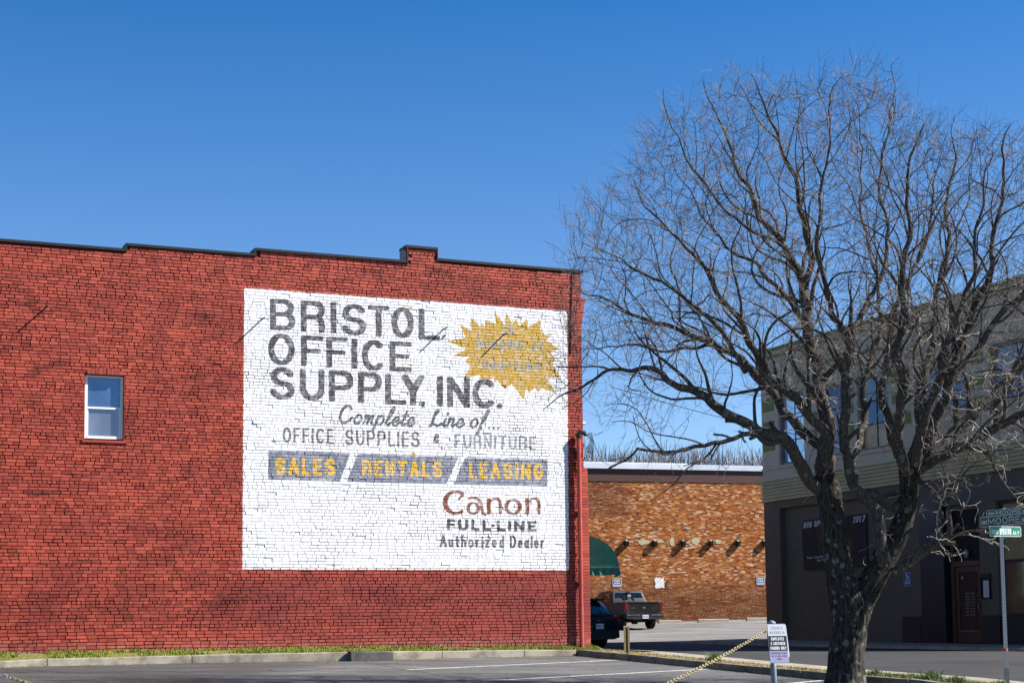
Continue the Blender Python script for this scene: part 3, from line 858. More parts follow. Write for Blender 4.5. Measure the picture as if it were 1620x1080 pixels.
# brown logotype: thick and thin
def thick(pts, ws, col):
    for (a, b), (wa, wb) in zip(zip(pts[:-1], pts[1:]), zip(ws[:-1], ws[1:])):
        win, m = cv.mask_strokes([[a, b]], (wa + wb) / 2, 1, 2); cv.paint(win, m, col)
def tarc(cx, cy, rx, ry, a0, a1, wmin, wmax, n=28):
    wmin *= 1.15; wmax *= 1.15
    pts = []; ws = []
    for i in range(n + 1):
        a = math.radians(a0 + (a1 - a0) * i / n); pts.append((cx + rx * math.cos(a), cy - ry * math.sin(a)))
        ws.append(wmin + (wmax - wmin) * abs(math.cos(a)) ** 1.3)
    thick(pts, ws, BR)
tarc(721, 794.5, 17, 17, 50, 305, 3, 7)
cv.poly([(724, 790), (733, 776), (734, 784), (726.5, 790)], BR)
tarc(748.5, 803.5, 8, 8.5, 20, 360, 2.2, 4.8)
thick([(741, 788), (752, 787), (758, 790), (761.5, 797), (762.5, 806), (764, 812), (768, 813.5)], [2.5, 3.5, 4.5, 5.2, 5.2, 4.5, 3.5], BR)
for nx, yb in ((770, 812.5), (831, 813)):
    cv.poly([(nx, 787.5), (nx + 6.2, 788.5), (nx + 6.2, yb + .5), (nx, yb + .5)], BR)
    thick([(nx + 5, 794), (nx + 10, 788.8), (nx + 17, 788.5), (nx + 20.5, 792), (nx + 21.5, 799), (nx + 21.5, yb - 2)], [2.5, 3, 4.5, 5, 5.2, 5.2], BR)
tarc(811.5, 801.3, 10.8, 11, 0, 360, 2.8, 5.6)
cv.poly([(790, 789), (800, 787), (815, 790), (817, 797), (808, 800), (796, 795)], (.42, .48, .56, 1)) if False else None
cv.text('FULL', 707, 776, 820.5, 838, 5.0, DK, .02, 0, 1.25, .28, 4)
cv.text('-', 777, 783, 822, 838, 3.6, DK, .02)
cv.text('LINE', 786, 849, 822.6, 839.4, 5.0, DK, .018, 0, 1.25, .26, 4)
cv.text('Authorized', 695.5, 798, 845, 865, 3.2, DK, .012, 0, 1.0, .26)
cv.text('Dealer', 806.5, 861, 846.5, 866.5, 3.2, DK, .012, 0, 1.0, .26)
# faded lettering in the starburst
cv.text('32', 795.5, 813.5, 516.5, 530, 3.6, TX, .02, 0, 1, .3, 3)
cv.text('MOORE', 754, 829, 536.5, 552, 4.2, TX, .03, 0, 1, .26, 3)
cv.text('ST', 840, 860.5, 540.5, 555, 3.6, TX, .03, 0, 1, .3, 3)
cv.text('669-1182', 762, 857, 570, 584.5, 4.2, TX, .03, 0, 1, .26, 3)
sign_img = cv.image('wall_sign_paint')

def red_wall_mat(name, joint=False, front=True):
    t = NT(name); v, X, Z = t.frame_pos(RW)
    rnd = t.attr('rnd')
    n1 = t.noise(t.xyz(v, .5, 1, 1.4), .9, 5, .6); n2 = t.noise(v, 9, 5, .65); n3 = t.noise(v, 60, 3, .7); n4 = t.noise(t.xyz(v, .4, 1, 1), 3.2, 5, .7)
    base = t.mix(t.map(rnd, 0, 1), (.23, .031, .019), (.47, .080, .046))
    base = t.mix(t.map(n2, .35, .65, .25, 0), base, (.52, .095, .055))
    base = t.mix(t.map(n1, .48, .68, 0, .6), base, (.17, .024, .020))
    base = t.mix(t.map(n4, .56, .68, 0, .8), base, (.075, .011, .010))
    # deeper maroon repaint band low on the wall, as on the real wall
    band = t.math('MULTIPLY', t.map(Z, RW.z(300, 1000), RW.z(300, 960)), t.map(Z, RW.z(300, 905), RW.z(300, 940)))
    band = t.math('MULTIPLY', band, t.map(t.noise(t.xyz(v, .7, 1, 1.5), 1.3, 5, .7), .42, .6))
    base = t.mix(t.math('MULTIPLY', band, .85), base, (.11, .015, .012))
    lw = t.math('MULTIPLY', t.map(Z, RW.z(600, 915), RW.z(600, 903), 1, 0), t.map(X, RW.x(330, 950), RW.x(450, 950))); base = t.mix(t.math('MULTIPLY', lw, .5), base, (.25, .042, .036))
    low = t.map(Z, RW.z(300, 1030), RW.z(300, 1008), .5, 0)
    base = t.mix(t.math('MULTIPLY', low, t.map(n2, .4, .6)), base, (.42, .25, .2))
    # bare chips
    base = t.mix(t.map(n3, .70, .78, 0, .8), base, (.5, .33, .25))
    cb = t.t.nodes.new('ShaderNodeCombineXYZ')
    t.link(t.map(X, SX0, SX1), cb.inputs[0]); t.link(t.map(Z, SZ0, SZ1), cb.inputs[1])
    ic, ia = t.img(sign_img, cb.outputs[0], ext='EXTEND')
    inside = t.math('MULTIPLY', t.math('MULTIPLY', t.math('GREATER_THAN', X, SX0 + .003), t.math('LESS_THAN', X, SX1 - .003)),
                    t.math('MULTIPLY', t.math('GREATER_THAN', Z, SZ0 + .003), t.math('LESS_THAN', Z, SZ1 - .003)))
    ia = t.math('MULTIPLY', t.math('GREATER_THAN', ia, .5), inside)
    # faded paint : letters let the white show through, brick by brick
    fade = t.math('MULTIPLY', t.map(n2, .48, .70, 0, .42), 1.0)
    fade = t.math('ADD', fade, t.map(rnd, .6, 1, 0, .12))
    fade = t.math('ADD', fade, t.map(n3, .58, .72, 0, .3), clamp=True)
    ic = t.mix(fade, ic, (.64, .64, .66))
    grime = t.map(t.noise(t.xyz(v, 1, 1, 1.6), 1.8, 5, .7), .5, .78, 0, .3)
    ic = t.mix(grime, ic, (.52, .50, .54))
    ic = t.mix(t.map(n3, .66, .76, 0, .5), ic, (.3, .26, .24))
    base = t.mul(base, .84)
    col = t.mix(ia, base, ic)
    if joint:
        col = t.mix(1.0, col, (.28, .23, .23), 'MULTIPLY')
    h = t.math('ADD', t.math('MULTIPLY', n3, .5), t.math('MULTIPLY', n2, .8))
    t.bump(h, .55, .004)
    return t.fin(col, .62 if not joint else .95, spec=.28)
m_red = red_wall_mat('red_painted_brick')
m_redj = red_wall_mat('red_painted_joint', True)
m_coping = simple('black_coping', (.010, .011, .012), .6, .1, .3, 3)
m_flash = simple('grey_flashing', (.23, .23, .22), .6, .3)

# ------------------------------------------------------------------ red brick building
BLD = thing('brick_building', 'red painted brick building with a large white painted office supply advertisement', 'building', RW.o, RW.rz)
XL = RW.x(-60, 700) - 2.6
XR = RW.x(921.3, 620)
zp = [(-1e3, RW.x(201, 395), RW.z(100, 390.2)), (RW.x(201, 395), RW.x(405, 400), RW.z(303, 397.5)), (RW.x(405, 400), RW.x(645, 413), RW.z(527, 406.7)),
      (RW.x(645, 413), RW.x(690, 409), RW.z(668, 394.0)), (RW.x(690, 409), 1e3, RW.z(806, 422.2))]
def top_z(x):
    for a, b, z in zp:
        if a <= x < b: return z
ZB = RW.z(0, 1031) - .25
wx0, wx1 = RW.x(132.8, 640), RW.x(197.0, 640); wz0, wz1 = RW.z(165, 696), RW.z(165, 593)
# backing (joint) wall, built round the window opening
mb = MB()
def wall_boxes(x0, x1):
    z = top_z((x0 + x1) / 2)
    mb.box(x0, 0, ZB, x1, .32, z)
cuts = sorted([XL, wx0, wx1, XR] + [b for a, b, z in zp[:-1]])
for a, b in zip(cuts[:-1], cuts[1:]):
    if abs(a - wx0) < 1e-6:
        mb.box(a, 0, ZB, b, .32, wz0); mb.box(a, 0, wz1, b, .32, top_z((a + b) / 2))
    else: wall_boxes(a, b)
wall = mb.build('wall', m_redj, BLD)
# window reveals in painted brick tone
MB().box(wx0 - .002, -.018, wz0, wx0 + .012, .13, wz1).build('reveal', m_red, BLD)
MB().box(wx1 - .012, -.018, wz0, wx1 + .002, .13, wz1).build('reveal', m_red, BLD)
# other sides and roof of the building
m_redplain = simple('red_plain_brick', (.30, .04, .028), .8, 0, .3, 2)
mb = MB()
mb.box(XL, .32, ZB, XL + .3, 20, zp[0][2] - .4); mb.box(XR - .3, .32, ZB - .4, XR - .004, 20, zp[4][2] - .05); mb.box(XL, 19.7, ZB, XR - .004, 20, zp[0][2] - .5)
mb.build('side_wall', simple('grey_render', (.16, .155, .145), .85, 0, .2, 2), BLD)
MB().box(XL + .3, .32, zp[4][2] - .95, XR - .3, 19.7, zp[4][2] - .85).build('roof', simple('roof_felt', (.05, .05, .05)), BLD)

# bricks --------------------------------------------------------------
CH = .0688
bricks = []     # (x0, x1, z0, z1)
def wob(x, z): return .010 * noise.noise(Vector((x * .35, z * .8, 3))) + .005 * noise.noise(Vector((x * 1.9, z * 9, 7)))
rb = random.Random(5)
j = 0
z = ZB
ztop_all = max(q[2] for q in zp)
while z < ztop_all - .02:
    hdr = (j % 7 == 3)
    x = XL + rb.uniform(-.2, 0)
    while x < XR - .01:
        L = (.095 if hdr else .188) * rb.uniform(.9, 1.12)
        if rb.random() < .06: L *= rb.choice((.5, .65, 1.3))
        a, b = max(x, XL), min(x + L, XR)
        x += L
        if b - a < .03: continue
        zt = top_z((a + b) / 2)
        z0, z1 = z, z + CH
        if z1 > zt + .01: continue
        if z1 > zt: z1 = zt
        if b > wx0 and a < wx1 and z1 > wz0 + .01 and z0 < wz1 - .01:
            if a < wx0 - .03: b = wx0
            elif b > wx1 + .03: a = wx1
            else: continue
        bricks.append((a, b, z0, z1))
    z += CH; j += 1
def in_sign(x, z): return SX0 + .07 < x < SX1 - .07 and SZ0 + .1 < z < SZ1 - .13 - (x - SX0) * .0
# the 300 that show largest become objects
def area(bk):
    a, b, z0, z1 = bk
    c = RW.w((a + b) / 2, 0, (z0 + z1) / 2); px, py = proj(c.x, c.y, c.z)
    if px < 4 or py > 1026: return -1
    return (b - a) * (z1 - z0) / c.y ** 2
order = sorted(range(len(bricks)), key=lambda i: -area(bricks[i]))
single = set(order[:300])
def brick_geo(a, b, z0, z1, r, scale=None):
    """8 corner block; back on y=0.012, front proud, corners uneven"""
    if scale is None: g = (.0026 + .0035 * max(0, noise.noise(Vector((a * .9, z0 * 1.2, 4))) + .2)) if in_sign((a + b) / 2, z0) else .0062
    else: g = .0
    q_ = r.random(); g = g * (.5 + 1.0 * q_ * q_ + .25); gx = g * (.45 if r.random() < .3 else 1.15)
    d = .020 + r.random() * .0035 + (.006 if r.random() < .04 else 0) - (.009 if r.random() < .03 else 0)
    J = lambda s: r.uniform(-s, s)
    tilt = J(.0009)
    w0 = wob(a, z0); w1 = wob(b, z0); w2 = wob(a, z1); w3 = wob(b, z1)
    rr = r.uniform(.0015, .0035)
    V = [(a + gx, .012, z0 + g + w0), (b - gx, .012, z0 + g + w1), (b - gx, .012, z1 - g + w3), (a + gx, .012, z1 - g + w2)]
    mid = [(a + gx + J(.001), -d + .006, z0 + g + w0 + J(.001)), (b - gx + J(.001), -d + .006, z0 + g + w1 + J(.001)), (b - gx + J(.001), -d + .006, z1 - g + w3), (a + gx, -d + .006, z1 - g + w2)]
    fr = [(a + gx + rr + J(.002), -d - tilt, z0 + g + rr + w0 + J(.0015)), (b - gx - rr + J(.002), -d + tilt, z0 + g + rr + w1 + J(.0015)),
          (b - gx - rr + J(.002), -d + tilt, z1 - g - rr + w3 + J(.0015)), (a + gx + rr + J(.002), -d - tilt, z1 - g - rr + w2 + J(.0015))]
    return V + mid + fr
BF = [(0, 1, 5, 4), (1, 2, 6, 5), (2, 3, 7, 6), (3, 0, 4, 7), (4, 5, 9, 8), (5, 6, 10, 9), (6, 7, 11, 10), (7, 4, 8, 11), (8, 9, 10, 11)]
BFa = np.array(BF)
VV = []; RR = []; nb = 0
rb = random.Random(9)
for i, bk in enumerate(bricks):
    if i in single: continue
    VV.extend(brick_geo(*bk, rb)); nb += 1
    RR.append(rb.random() if rb.random() > .06 else 0.0)
FF = (np.arange(nb)[:, None, None] * 12 + BFa[None]).reshape(-1, 4)
bw = np_mesh('brickwork', VV, FF, m_red, wall, rnd=np.repeat(np.array(RR), 9))
bw['kind'] = 'stuff'
# 16 shared unit bricks
variants = []
for k in range(16):
    r = random.Random(100 + k); L = .184; Hh = .0575
    V = brick_geo(0, L, 0, Hh, r, 1)
    w0 = wob(0, 0)
    me = bpy.data.meshes.new('brick'); me.from_pydata([(v[0] / L, v[1], v[2] / Hh) for v in V], [], BF); me.materials.append(m_red)
    at_ = me.attributes.new('rnd', 'FLOAT', 'FACE'); at_.data.foreach_set('value', [(k + .5) / 16] * 9)
    variants.append(me)
for i in single:
    a, b, z0, z1 = bricks[i]; g = .0065
    o = bpy.data.objects.new('brick', variants[rb.randrange(16)]); C.link(o); o.parent = wall
    o.location = (a + g, 0, z0 + g + wob((a + b) / 2, z0)); o.scale = (b - a - 2 * g, 1, z1 - z0 - 2 * g)

# coping along the stepped parapet
ov = .05; ct = .056
for k, (a, b, zt) in enumerate(zp):
    a = max(a, XL); b = min(b, XR + .05)
    if k == 3: MB().box(a - .05, -ov, zt, b + .03, .42, zt + ct).build('coping', m_coping, BLD)
    else:
        MB().box(a if k else a, -ov, zt, b - (.05 if k == 2 else 0), .38, zt + ct).build('coping', m_coping, BLD)
for k in (1, 2, 3, 4):
    x = zp[k][0]; za = min(zp[k - 1][2], zp[k][2]); zb = max(zp[k - 1][2], zp[k][2])
    if k == 3: MB().box(x - .035, -ov + .002, za - .03, x - .002, .40, zb - .002).build('flashing', m_coping, BLD); MB().box(x - .05, -.02, za + ct + .002, x - .036, .39, zb - .003).build('flashing', m_flash, BLD)
    elif k == 4: MB().box(x + .002, -ov + .003, za + ct, x + .03, .39, zb - .003).build('flashing', m_coping, BLD)
    else: MB().box(x - .035, -ov + .003, za, x - .003, .39, zb + ct - .003).build('flashing', m_coping, BLD)
MB().box(zp[3][0], .32, ZB + 5, zp[3][1], .42, zp[3][2] - .003).build('chimney', m_redplain, BLD)

# window in the red wall
m_vinyl = simple('white_vinyl', (.66, .67, .66), .45, 0, .05, 3, .03, .4)
def glass_mat(name, tint=(.02, .028, .045), rough=.03, refl=.5, gc=1.0):
    t = NT(name); o = t.obj()
    n = t.noise(o, 1.8, 3, .5)
    c = t.mix(t.map(n, .4, .6), tint, tuple(k * 1.6 for k in tint))
    t.bump(n, .05, .02)
    t.fin(c, rough, 0, .5)
    gl = t.t.nodes.new('ShaderNodeBsdfGlossy'); gl.inputs['Roughness'].default_value = rough; gl.inputs['Color'].default_value = (.8 * gc, .88 * (1 + gc) / 2, 1, 1)
    mx = t.t.nodes.new('ShaderNodeMixShader'); mx.inputs[0].default_value = refl
    t.link(t.b.outputs[0], mx.inputs[1]); t.link(gl.outputs[0], mx.inputs[2]); t.link(mx.outputs[0], t.out.inputs['Surface'])
    return t.m
m_glass_up = glass_mat('window_glass', (.035, .065, .12), .02, .14, .5)
m_glass_lo = glass_mat('screened_glass', (.075, .085, .105), .1, .14)
win = bpy.data.objects.new('window', None)
fx0, fx1, fz0, fz1 = RW.x(134.0, 640, .06), RW.x(194.5, 640, .06), RW.z(165, 694, .06), RW.z(165, 594.5, .06)
fw = .055
mb = MB()
mb.box(fx0, .05, fz0, fx0 + fw, .13, fz1); mb.box(fx1 - fw, .05, fz0, fx1, .13, fz1); mb.box(fx0 + fw, .05, fz1 - fw * .7, fx1 - fw, .13, fz1); mb.box(fx0 + fw, .045, fz0, fx1 - fw, .13, fz0 + fw)
wn_ = mb.build('window', m_vinyl, BLD)
zm = RW.z(165, 645.5, .07)
mb = MB(); mb.box(fx0 + fw, .055, zm - .02, fx1 - fw, .12, zm + .02)
mb.box(fx0 + fw, .072, fz0 + fw, fx0 + fw + .02, .12, zm - .02); mb.box(fx1 - fw - .025, .072, fz0 + fw, fx1 - fw, .12, zm - .02)
mb.build('sash_rail', m_vinyl, wn_)
MB().box(fx0 + fw, .10, zm + .02, fx1 - fw, .11, fz1 - fw * .7).build('pane', m_glass_up, wn_)
MB().box(fx0 + fw + .02, .095, fz0 + fw, fx1 - fw - .025, .105, zm - .02).build('pane', m_glass_lo, wn_)
MB().box(wx0 - .03, -.045, wz0 - .055, wx1 + .04, .05, wz0 - .004).build('sill', m_red, BLD)
mb = MB(); rr_ = random.Random(3)
n = 9
for k in range(n):
    a = wx0 + .05 + (wx1 - wx0 - .1) * k / n; b = wx0 + .05 + (wx1 - wx0 - .1) * (k + 1) / n
    h = .11 * (1 - ((k - 4) / 5.5) ** 2)
    MB().box(a + .004, -.04 - rr_.random() * .012, wz1 + .005, b - .004, .02, wz1 + .03 + h, rr_.random() * .5).build('arch_brick', m_red, BLD)

# right-hand pier steps, corbel, cable, service pipe, anchor rods
def pier(z0, z1, x1, name='pier'):
    MB().box(XR - .06, -.012, z0, x1, 1.2, z1, .6).build(name, m_red, BLD)
zc1, zc0 = RW.z(922, 471.5), RW.z(922, 479)
pier(zc0, zc1, XR + .11, 'corbel')
mb = MB(); n = 9; z1 = zc0
for k in range(n):
    z0 = z1 - .062; MB().box(XR - .16, -.014 - .003 * (k % 2), z0 + .003, XR + .085 * (1 - k / n), .8, z1 - .003, rr_.random()).build('corbel_brick', m_red, BLD); z1 = z0
zq = RW.z(922, 739.5); zr = RW.z(922, 793)
z1 = zq; k = 0
while z1 > ZB:
    z0 = z1 - .0705; ex = .085 if z1 > zr else .10
    if abs(z1 - zr) < .04: ex = .135
    MB().box(XR - .10 - .05 * (k % 2), -.026 - .002 * (k % 3), z0 + .004, XR + ex + .004 * (k % 2), .9, z1 - .004, rr_.random()).build('pier_brick', m_red, BLD)
    z1 = z0; k += 1
m_cable = simple('black_cable', (.015, .015, .017), .5)
m_rod = simple('rusty_black_rod', (.02, .016, .014), .7)
cx_ = RW.x(904.5, 560)
mb = MB(); mb.tube([(RW.x(904.2, 433), -.03, RW.z(904, 434)), (cx_, -.035, RW.z(904, 480)), (cx_ - .02, -.035, RW.z(904, 500)), (cx_ - .04, -.035, RW.z(904, 560))], .012, 5)
mb.build('cable', m_cable, BLD)
m_pipe = simple('red_painted_pipe', (.36, .05, .035), .4, 0, .2, 4, .05, .5)
px_ = RW.x(914.5, 860)
ztop_p = RW.z(914, 694)
mb = MB(); mb.tube([(px_, -.115, ZB), (px_, -.115, ztop_p)], .05, 12)
for q in (1.6, 3.2, 4.6): mb.box(px_ - .08, -.12, ZB + q, px_ + .08, -.0, ZB + q + .03)
pp_ = mb.build('service_pipe', m_pipe, BLD, smooth=False)
mb = MB(); mb.tube([(px_, -.115, ztop_p), (px_, -.12, ztop_p + .09), (px_ + .05, -.13, ztop_p + .15), (px_ + .13, -.15, ztop_p + .13), (px_ + .16, -.16, ztop_p + .06)], [.06, .06, .055, .05, .04], 10)
mb.build('weatherhead', simple('dark_metal', (.03, .03, .03), .5, .5), pp_)
mb = MB()
for k in range(4):
    e = .03 * k
    mb.tube([(px_ + .14, -.16, ztop_p + .07), (px_ + .2 + e, -.18, ztop_p + .04 + e), (px_ + .27 + e, -.19, ztop_p - .03 - e), (px_ + .24 + e, -.19, ztop_p - .16), (px_ + .18 + e, -.17, ztop_p - .24 - .1 * k)], .009, 4)
mb.build('service_wires', m_cable, pp_)
MB().tube([(XR - .02, .02, RW.z(922, 670)), (XR + .06, .02, RW.z(922, 669))], .04, 8).build('insulator', m_vinyl, BLD)
for (qx, qy) in [(72, 487), (413, 506), (700, 521.5), (795, 530.5)]:
    x, z = RW.on(qx, qy)
    MB().tube([(x, .02, z), (x, -.27, z + .0)], .017, 8).build('anchor_rod', m_rod, BLD)

# ------------------------------------------------------------------ grey corner building across the street
FB = Frame(1211, 900, 60.0, KD)
fx = lambda px, py=800: FB.x(px, py)
fz = lambda px, py, off=0.0: FB.z(px, py, off)
def painted_brick(name, c0, c1, bw=.22, rh=.075, fr=None, strength=.8, mort=None):
    t = NT(name); v, X, Z = t.frame_pos(fr or FB)
    cb = t.t.nodes.new('ShaderNodeCombineXYZ'); t.link(X, cb.inputs[0]); t.link(Z, cb.inputs[1])
    b = t.t.nodes.new('ShaderNodeTexBrick'); b.inputs['Scale'].default_value = 1.0
    b.inputs['Brick Width'].default_value = bw; b.inputs['Row Height'].default_value = rh; b.inputs['Mortar Size'].default_value = .007
    b.inputs['Mortar Smooth'].default_value = .3
    t.link(cb.outputs[0], b.inputs['Vector'])
    b.inputs['Color1'].default_value = c0 + (1,); b.inputs['Color2'].default_value = c1 + (1,)
    b.inputs['Mortar'].default_value = (mort or tuple(k * .62 for k in c0)) + (1,)
    n = t.noise(v, 1.2, 5, .6); n3 = t.noise(v, 30, 3, .6)
    c = t.mix(t.map(n, .35, .7, 0, .25), b.outputs['Color'], tuple(k * .7 for k in c0))
    h = t.math('SUBTRACT', t.math('MULTIPLY', n3, .25), b.outputs['Fac'])
    t.bump(h, strength, .012)
    return t.fin(c, .75, spec=.25)
m_taupe = painted_brick('taupe_painted_brick', (.43, .375, .29), (.47, .41, .32))
m_dkgrey = painted_brick('charcoal_painted_brick', (.088, .078, .058), (.104, .092, .070))
m_trim_g = simple('sage_trim', (.13, .15, .05), .7, 0, .2, 3)
m_rib = simple('ribbed_cladding', (.40, .35, .22), .65, 0, .2, 2)
m_gap = simple('ribbed_shadow_gap', (.09, .10, .06), .8)
m_win_fr = simple('grey_window_frame', (.12, .12, .125), .5, .1)
m_dark = simple('black_frame', (.010, .010, .011), .6)
m_navy = simple('dark_navy_paint', (.008, .010, .016), .35, 0, .2, 3)
m_brown = simple('brown_stained_wood', (.055, .022, .011), .45, 0, .35, 8)
m_tile = simple('black_base_tile', (.009, .009, .010), .55, 0, .3, 4)
GB = thing('corner_building', 'two storey grey painted corner building with ribbed band and dark shopfront behind the bare tree', 'building', FB.o, FB.rz)
uE = FB.x(1760, 900)
zT = fz(1211, 558); zG = fz(1245, 1012) - .5
zC1, zC0 = fz(1207, 759), fz(1211, 795)
wz1_, wz0_ = fz(1250, 622), fz(1250, 733)
wins = [(1231, 1271), (1298, 1335), (1356, 1406), (1448, 1530), (1566, 1648)]
wu = [(FB.x(a, 650), FB.x(b, 650)) for a, b in wins]
mb = MB(); x = 0.0
for a, b in wu:
    mb.box(x, 0, zC0, a, .3, zT); mb.box(a, 0, zC0, b, .3, wz0_); mb.box(a, 0, wz1_, b, .3, zT); x = b
mb.box(x, 0, zC0, uE, .3, zT)
mb.build('wall', m_taupe, GB)
# far side and back, roof
mb = MB(); mb.box(.002, .3, zG, .3, 22, zT - .01); mb.box(.3, 21.7, zG, uE, 22, zT - .3); mb.box(uE - .3, .3, zG, uE - .002, 21.7, zT - .2)
mb.build('side_wall', m_taupe, GB)
MB().box(.3, .3, zT - .8, uE - .3, 21.7, zT - .7).build('roof', simple('grey_roof', (.12, .12, .12)), GB)
MB().box(.3, 3.2, zG, uE - .3, 3.3, zT - .8).build('inner_wall', simple('dim_interior', (.05, .045, .04)), GB)
MB().box(-.05, -.07, zT, uE, .36, zT + .10).build('coping', m_trim_g, GB)
MB().box(-.03, -.045, zT - .28, uE, 0.0, zT - .16).build('trim_band', m_trim_g, GB)
MB().box(-.02, -.05, fz(1207, 746), uE, 0.0, fz(1207, 742.5)).build('string_course', m_taupe, GB)
# windows
def fwin(u0, u1, z0, z1, glass, grid=(2, 3), blind=None):
    mb = MB(); w = .09; d0, d1 = .10, .26
    mb.box(u0, d0, z0, u0 + w, d1, z1); mb.box(u1 - w, d0, z0, u1, d1, z1); mb.box(u0 + w, d0, z1 - w, u1 - w, d1, z1); mb.box(u0 + w, d0 - .01, z0, u1 - w, d1, z0 + w)
    f = mb.build('window', m_win_fr, GB)
    ga, gb_ = u0 + w, u1 - w; za, zb = z0 + w, z1 - w
    nx, nz = grid
    for i in range(1, nx): x = ga + (gb_ - ga) * i / nx; MB().box(x - .022, .17, za, x + .022, .215, zb).build('glazing_bar', m_dark, f)
    for i in range(1, nz):
        z = za + (zb - za) * i / nz
        for k in range(nx):
            xa = ga + (gb_ - ga) * k / nx + .023; xb = ga + (gb_ - ga) * (k + 1) / nx - .023
            MB().box(xa, .172, z - .02, xb, .213, z + .02).build('glazing_bar', m_dark, f)
    for i in range(nx):
        for j in range(nz):
            xa = ga + (gb_ - ga) * i / nx + (.022 if i else 0); xb = ga + (gb_ - ga) * (i + 1) / nx - (.022 if i < nx - 1 else 0)
            q0 = za + (zb - za) * j / nz + (.02 if j else 0); q1 = za + (zb - za) * (j + 1) / nz - (.02 if j < nz - 1 else 0)
            gl = glass[j] if isinstance(glass, (list, tuple)) else glass
            MB().box(xa, .185, q0, xb, .192, q1).build('pane', gl, f)
    MB().box(u0 - .08, -.06, z0 - .12, u1 + .08, .12, z0 - .003).build('sill', m_taupe, GB)
    return f
g_sky = glass_mat('painted_sky_glass', (.2, .32, .5), .02, .30)  # bright sky painted into the pane colour, only partly reflected
g_blue = glass_mat('painted_blue_reflection', (.008, .02, .065), .05, .03, .3)  # blue sky reflection painted in as the glass tint
g_teal = glass_mat('blind_behind_glass', (.085, .11, .10), .15, .04, .4)
g_tan = glass_mat('painted_tan_reflection', (.24, .15, .065), .35, .01)  # reflection of the buildings opposite painted in as a tan tint
g_dark = glass_mat('dark_shop_glass', (.006, .006, .008), .04, .02)
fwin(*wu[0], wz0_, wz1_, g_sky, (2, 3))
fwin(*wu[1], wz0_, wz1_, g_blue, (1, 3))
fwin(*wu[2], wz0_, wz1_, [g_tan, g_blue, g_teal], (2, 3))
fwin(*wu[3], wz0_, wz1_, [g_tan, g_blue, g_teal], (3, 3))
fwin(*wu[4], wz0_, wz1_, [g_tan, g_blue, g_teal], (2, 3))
# sage blocks flanking the windows, hoods above
zr1 = [(fz(1218, 650), fz(1218, 630)), (fz(1218, 680), fz(1218, 667)), (fz(1218, 713), fz(1218, 693))]
us = [(.10, wu[0][0] - .28)] + [(a[1] + .22, b[0] - .22) for a, b in zip(wu[:-1], wu[1:])]
for u0, u1 in us:
    if u1 - u0 > 1.6:
        seg = [(u0, u0 + .5), (u1 - .5, u1)]
    else: seg = [(u0, u1)]
    for a, b in seg:
        for z0, z1 in zr1: MB().box(a, -.022, z0, b, 0.0, z1).build('sage_block', m_trim_g, GB)
for a, b in wu[1:4]:
    mb = MB(); n = 10; c = (a + b) / 2; R = (b - a) / 2 + .35; V = []
    for i in range(n + 1):
        th = math.pi * (.12 + .76 * i / n)
        for rr in (1.0, .86):
            for y in (0.0, -.03): V.append((c - R * rr * math.cos(th), y, wz1_ + .12 + .75 * rr * math.sin(th)))
    Fc = []
    for i in range(n):
        k = i * 4; Fc += [(k + 1, k + 5, k + 7, k + 3), (k, k + 2, k + 6, k + 4), (k, k + 4, k + 5, k + 1), (k + 2, k + 3, k + 7, k + 6)]
    mb.add(V, Fc); mb.build('arched_hood', m_trim_g, GB)
# ribbed band : seven overlapping boards in lengths
nr = 7; hb = (zC1 - zC0) / nr
for k in range(nr):
    z0 = zC0 + k * hb; x = -.02; q = 0
    L = [2.0, 5.2, 6.1, 7.3, 9.0]
    while x < uE - .1 and q < 5:
        x1 = min(uE, x + L[q])
        mb = MB(); mb.prism([(-.13, z0 + .012), (-.13, z0 + hb * .34), (-.05, z0 + hb * .62), (-.045, z0 + hb - .002), (-.012, z0 + hb - .002), (-.012, z0 + .012)], 'x', x + .004, x1 - .004)
        mb.build('ribbed_board', m_rib if k % 2 == 0 or True else m_gap, GB); x = x1; q += 1
MB().box(-.0, -.011, zC0 - .0, uE, .0, zC1).build('board_backing', m_gap, GB)
# ground floor
def gbox(name, u0, u1, y0, y1, z0, z1, mat, par=None): return MB().box(u0, y0, z0, u1, y1, z1).build(name, mat, par or GB)
zL = fz(1240, 803)
uR0, uR1 = fx(1233), fx(1437)
zBT = fz(1437, 974.5)
gbox('corner_pier', 0.0, uR0, 0.0, .4, zG, zC0 - .003, m_dkgrey)
gbox('lintel', uR0, uR1, 0.002, .4, zL, zC0 - .003, m_dkgrey)
gbox('recessed_panel', uR0, uR1, .22, .4, zG, zL, m_dkgrey)
gbox('pier', uR1, fx(1453), 0.0, .4, zG, zC0 - .003, m_dkgrey)
gbox('fascia', fx(1453), uE, 0.01, .4, fz(1500, 800), zC0 - .003, simple('charcoal_fascia', (.065, .057, .05), .7))
gbox('entrance_column', fx(1454), fx(1491), -.03, .4, zG, fz(1500, 800) - .003, m_navy)
for a, b in ((1422, 1452),): gbox('base_tile', fx(a), fx(b), -.03, 0.0, zG, zBT, m_tile)
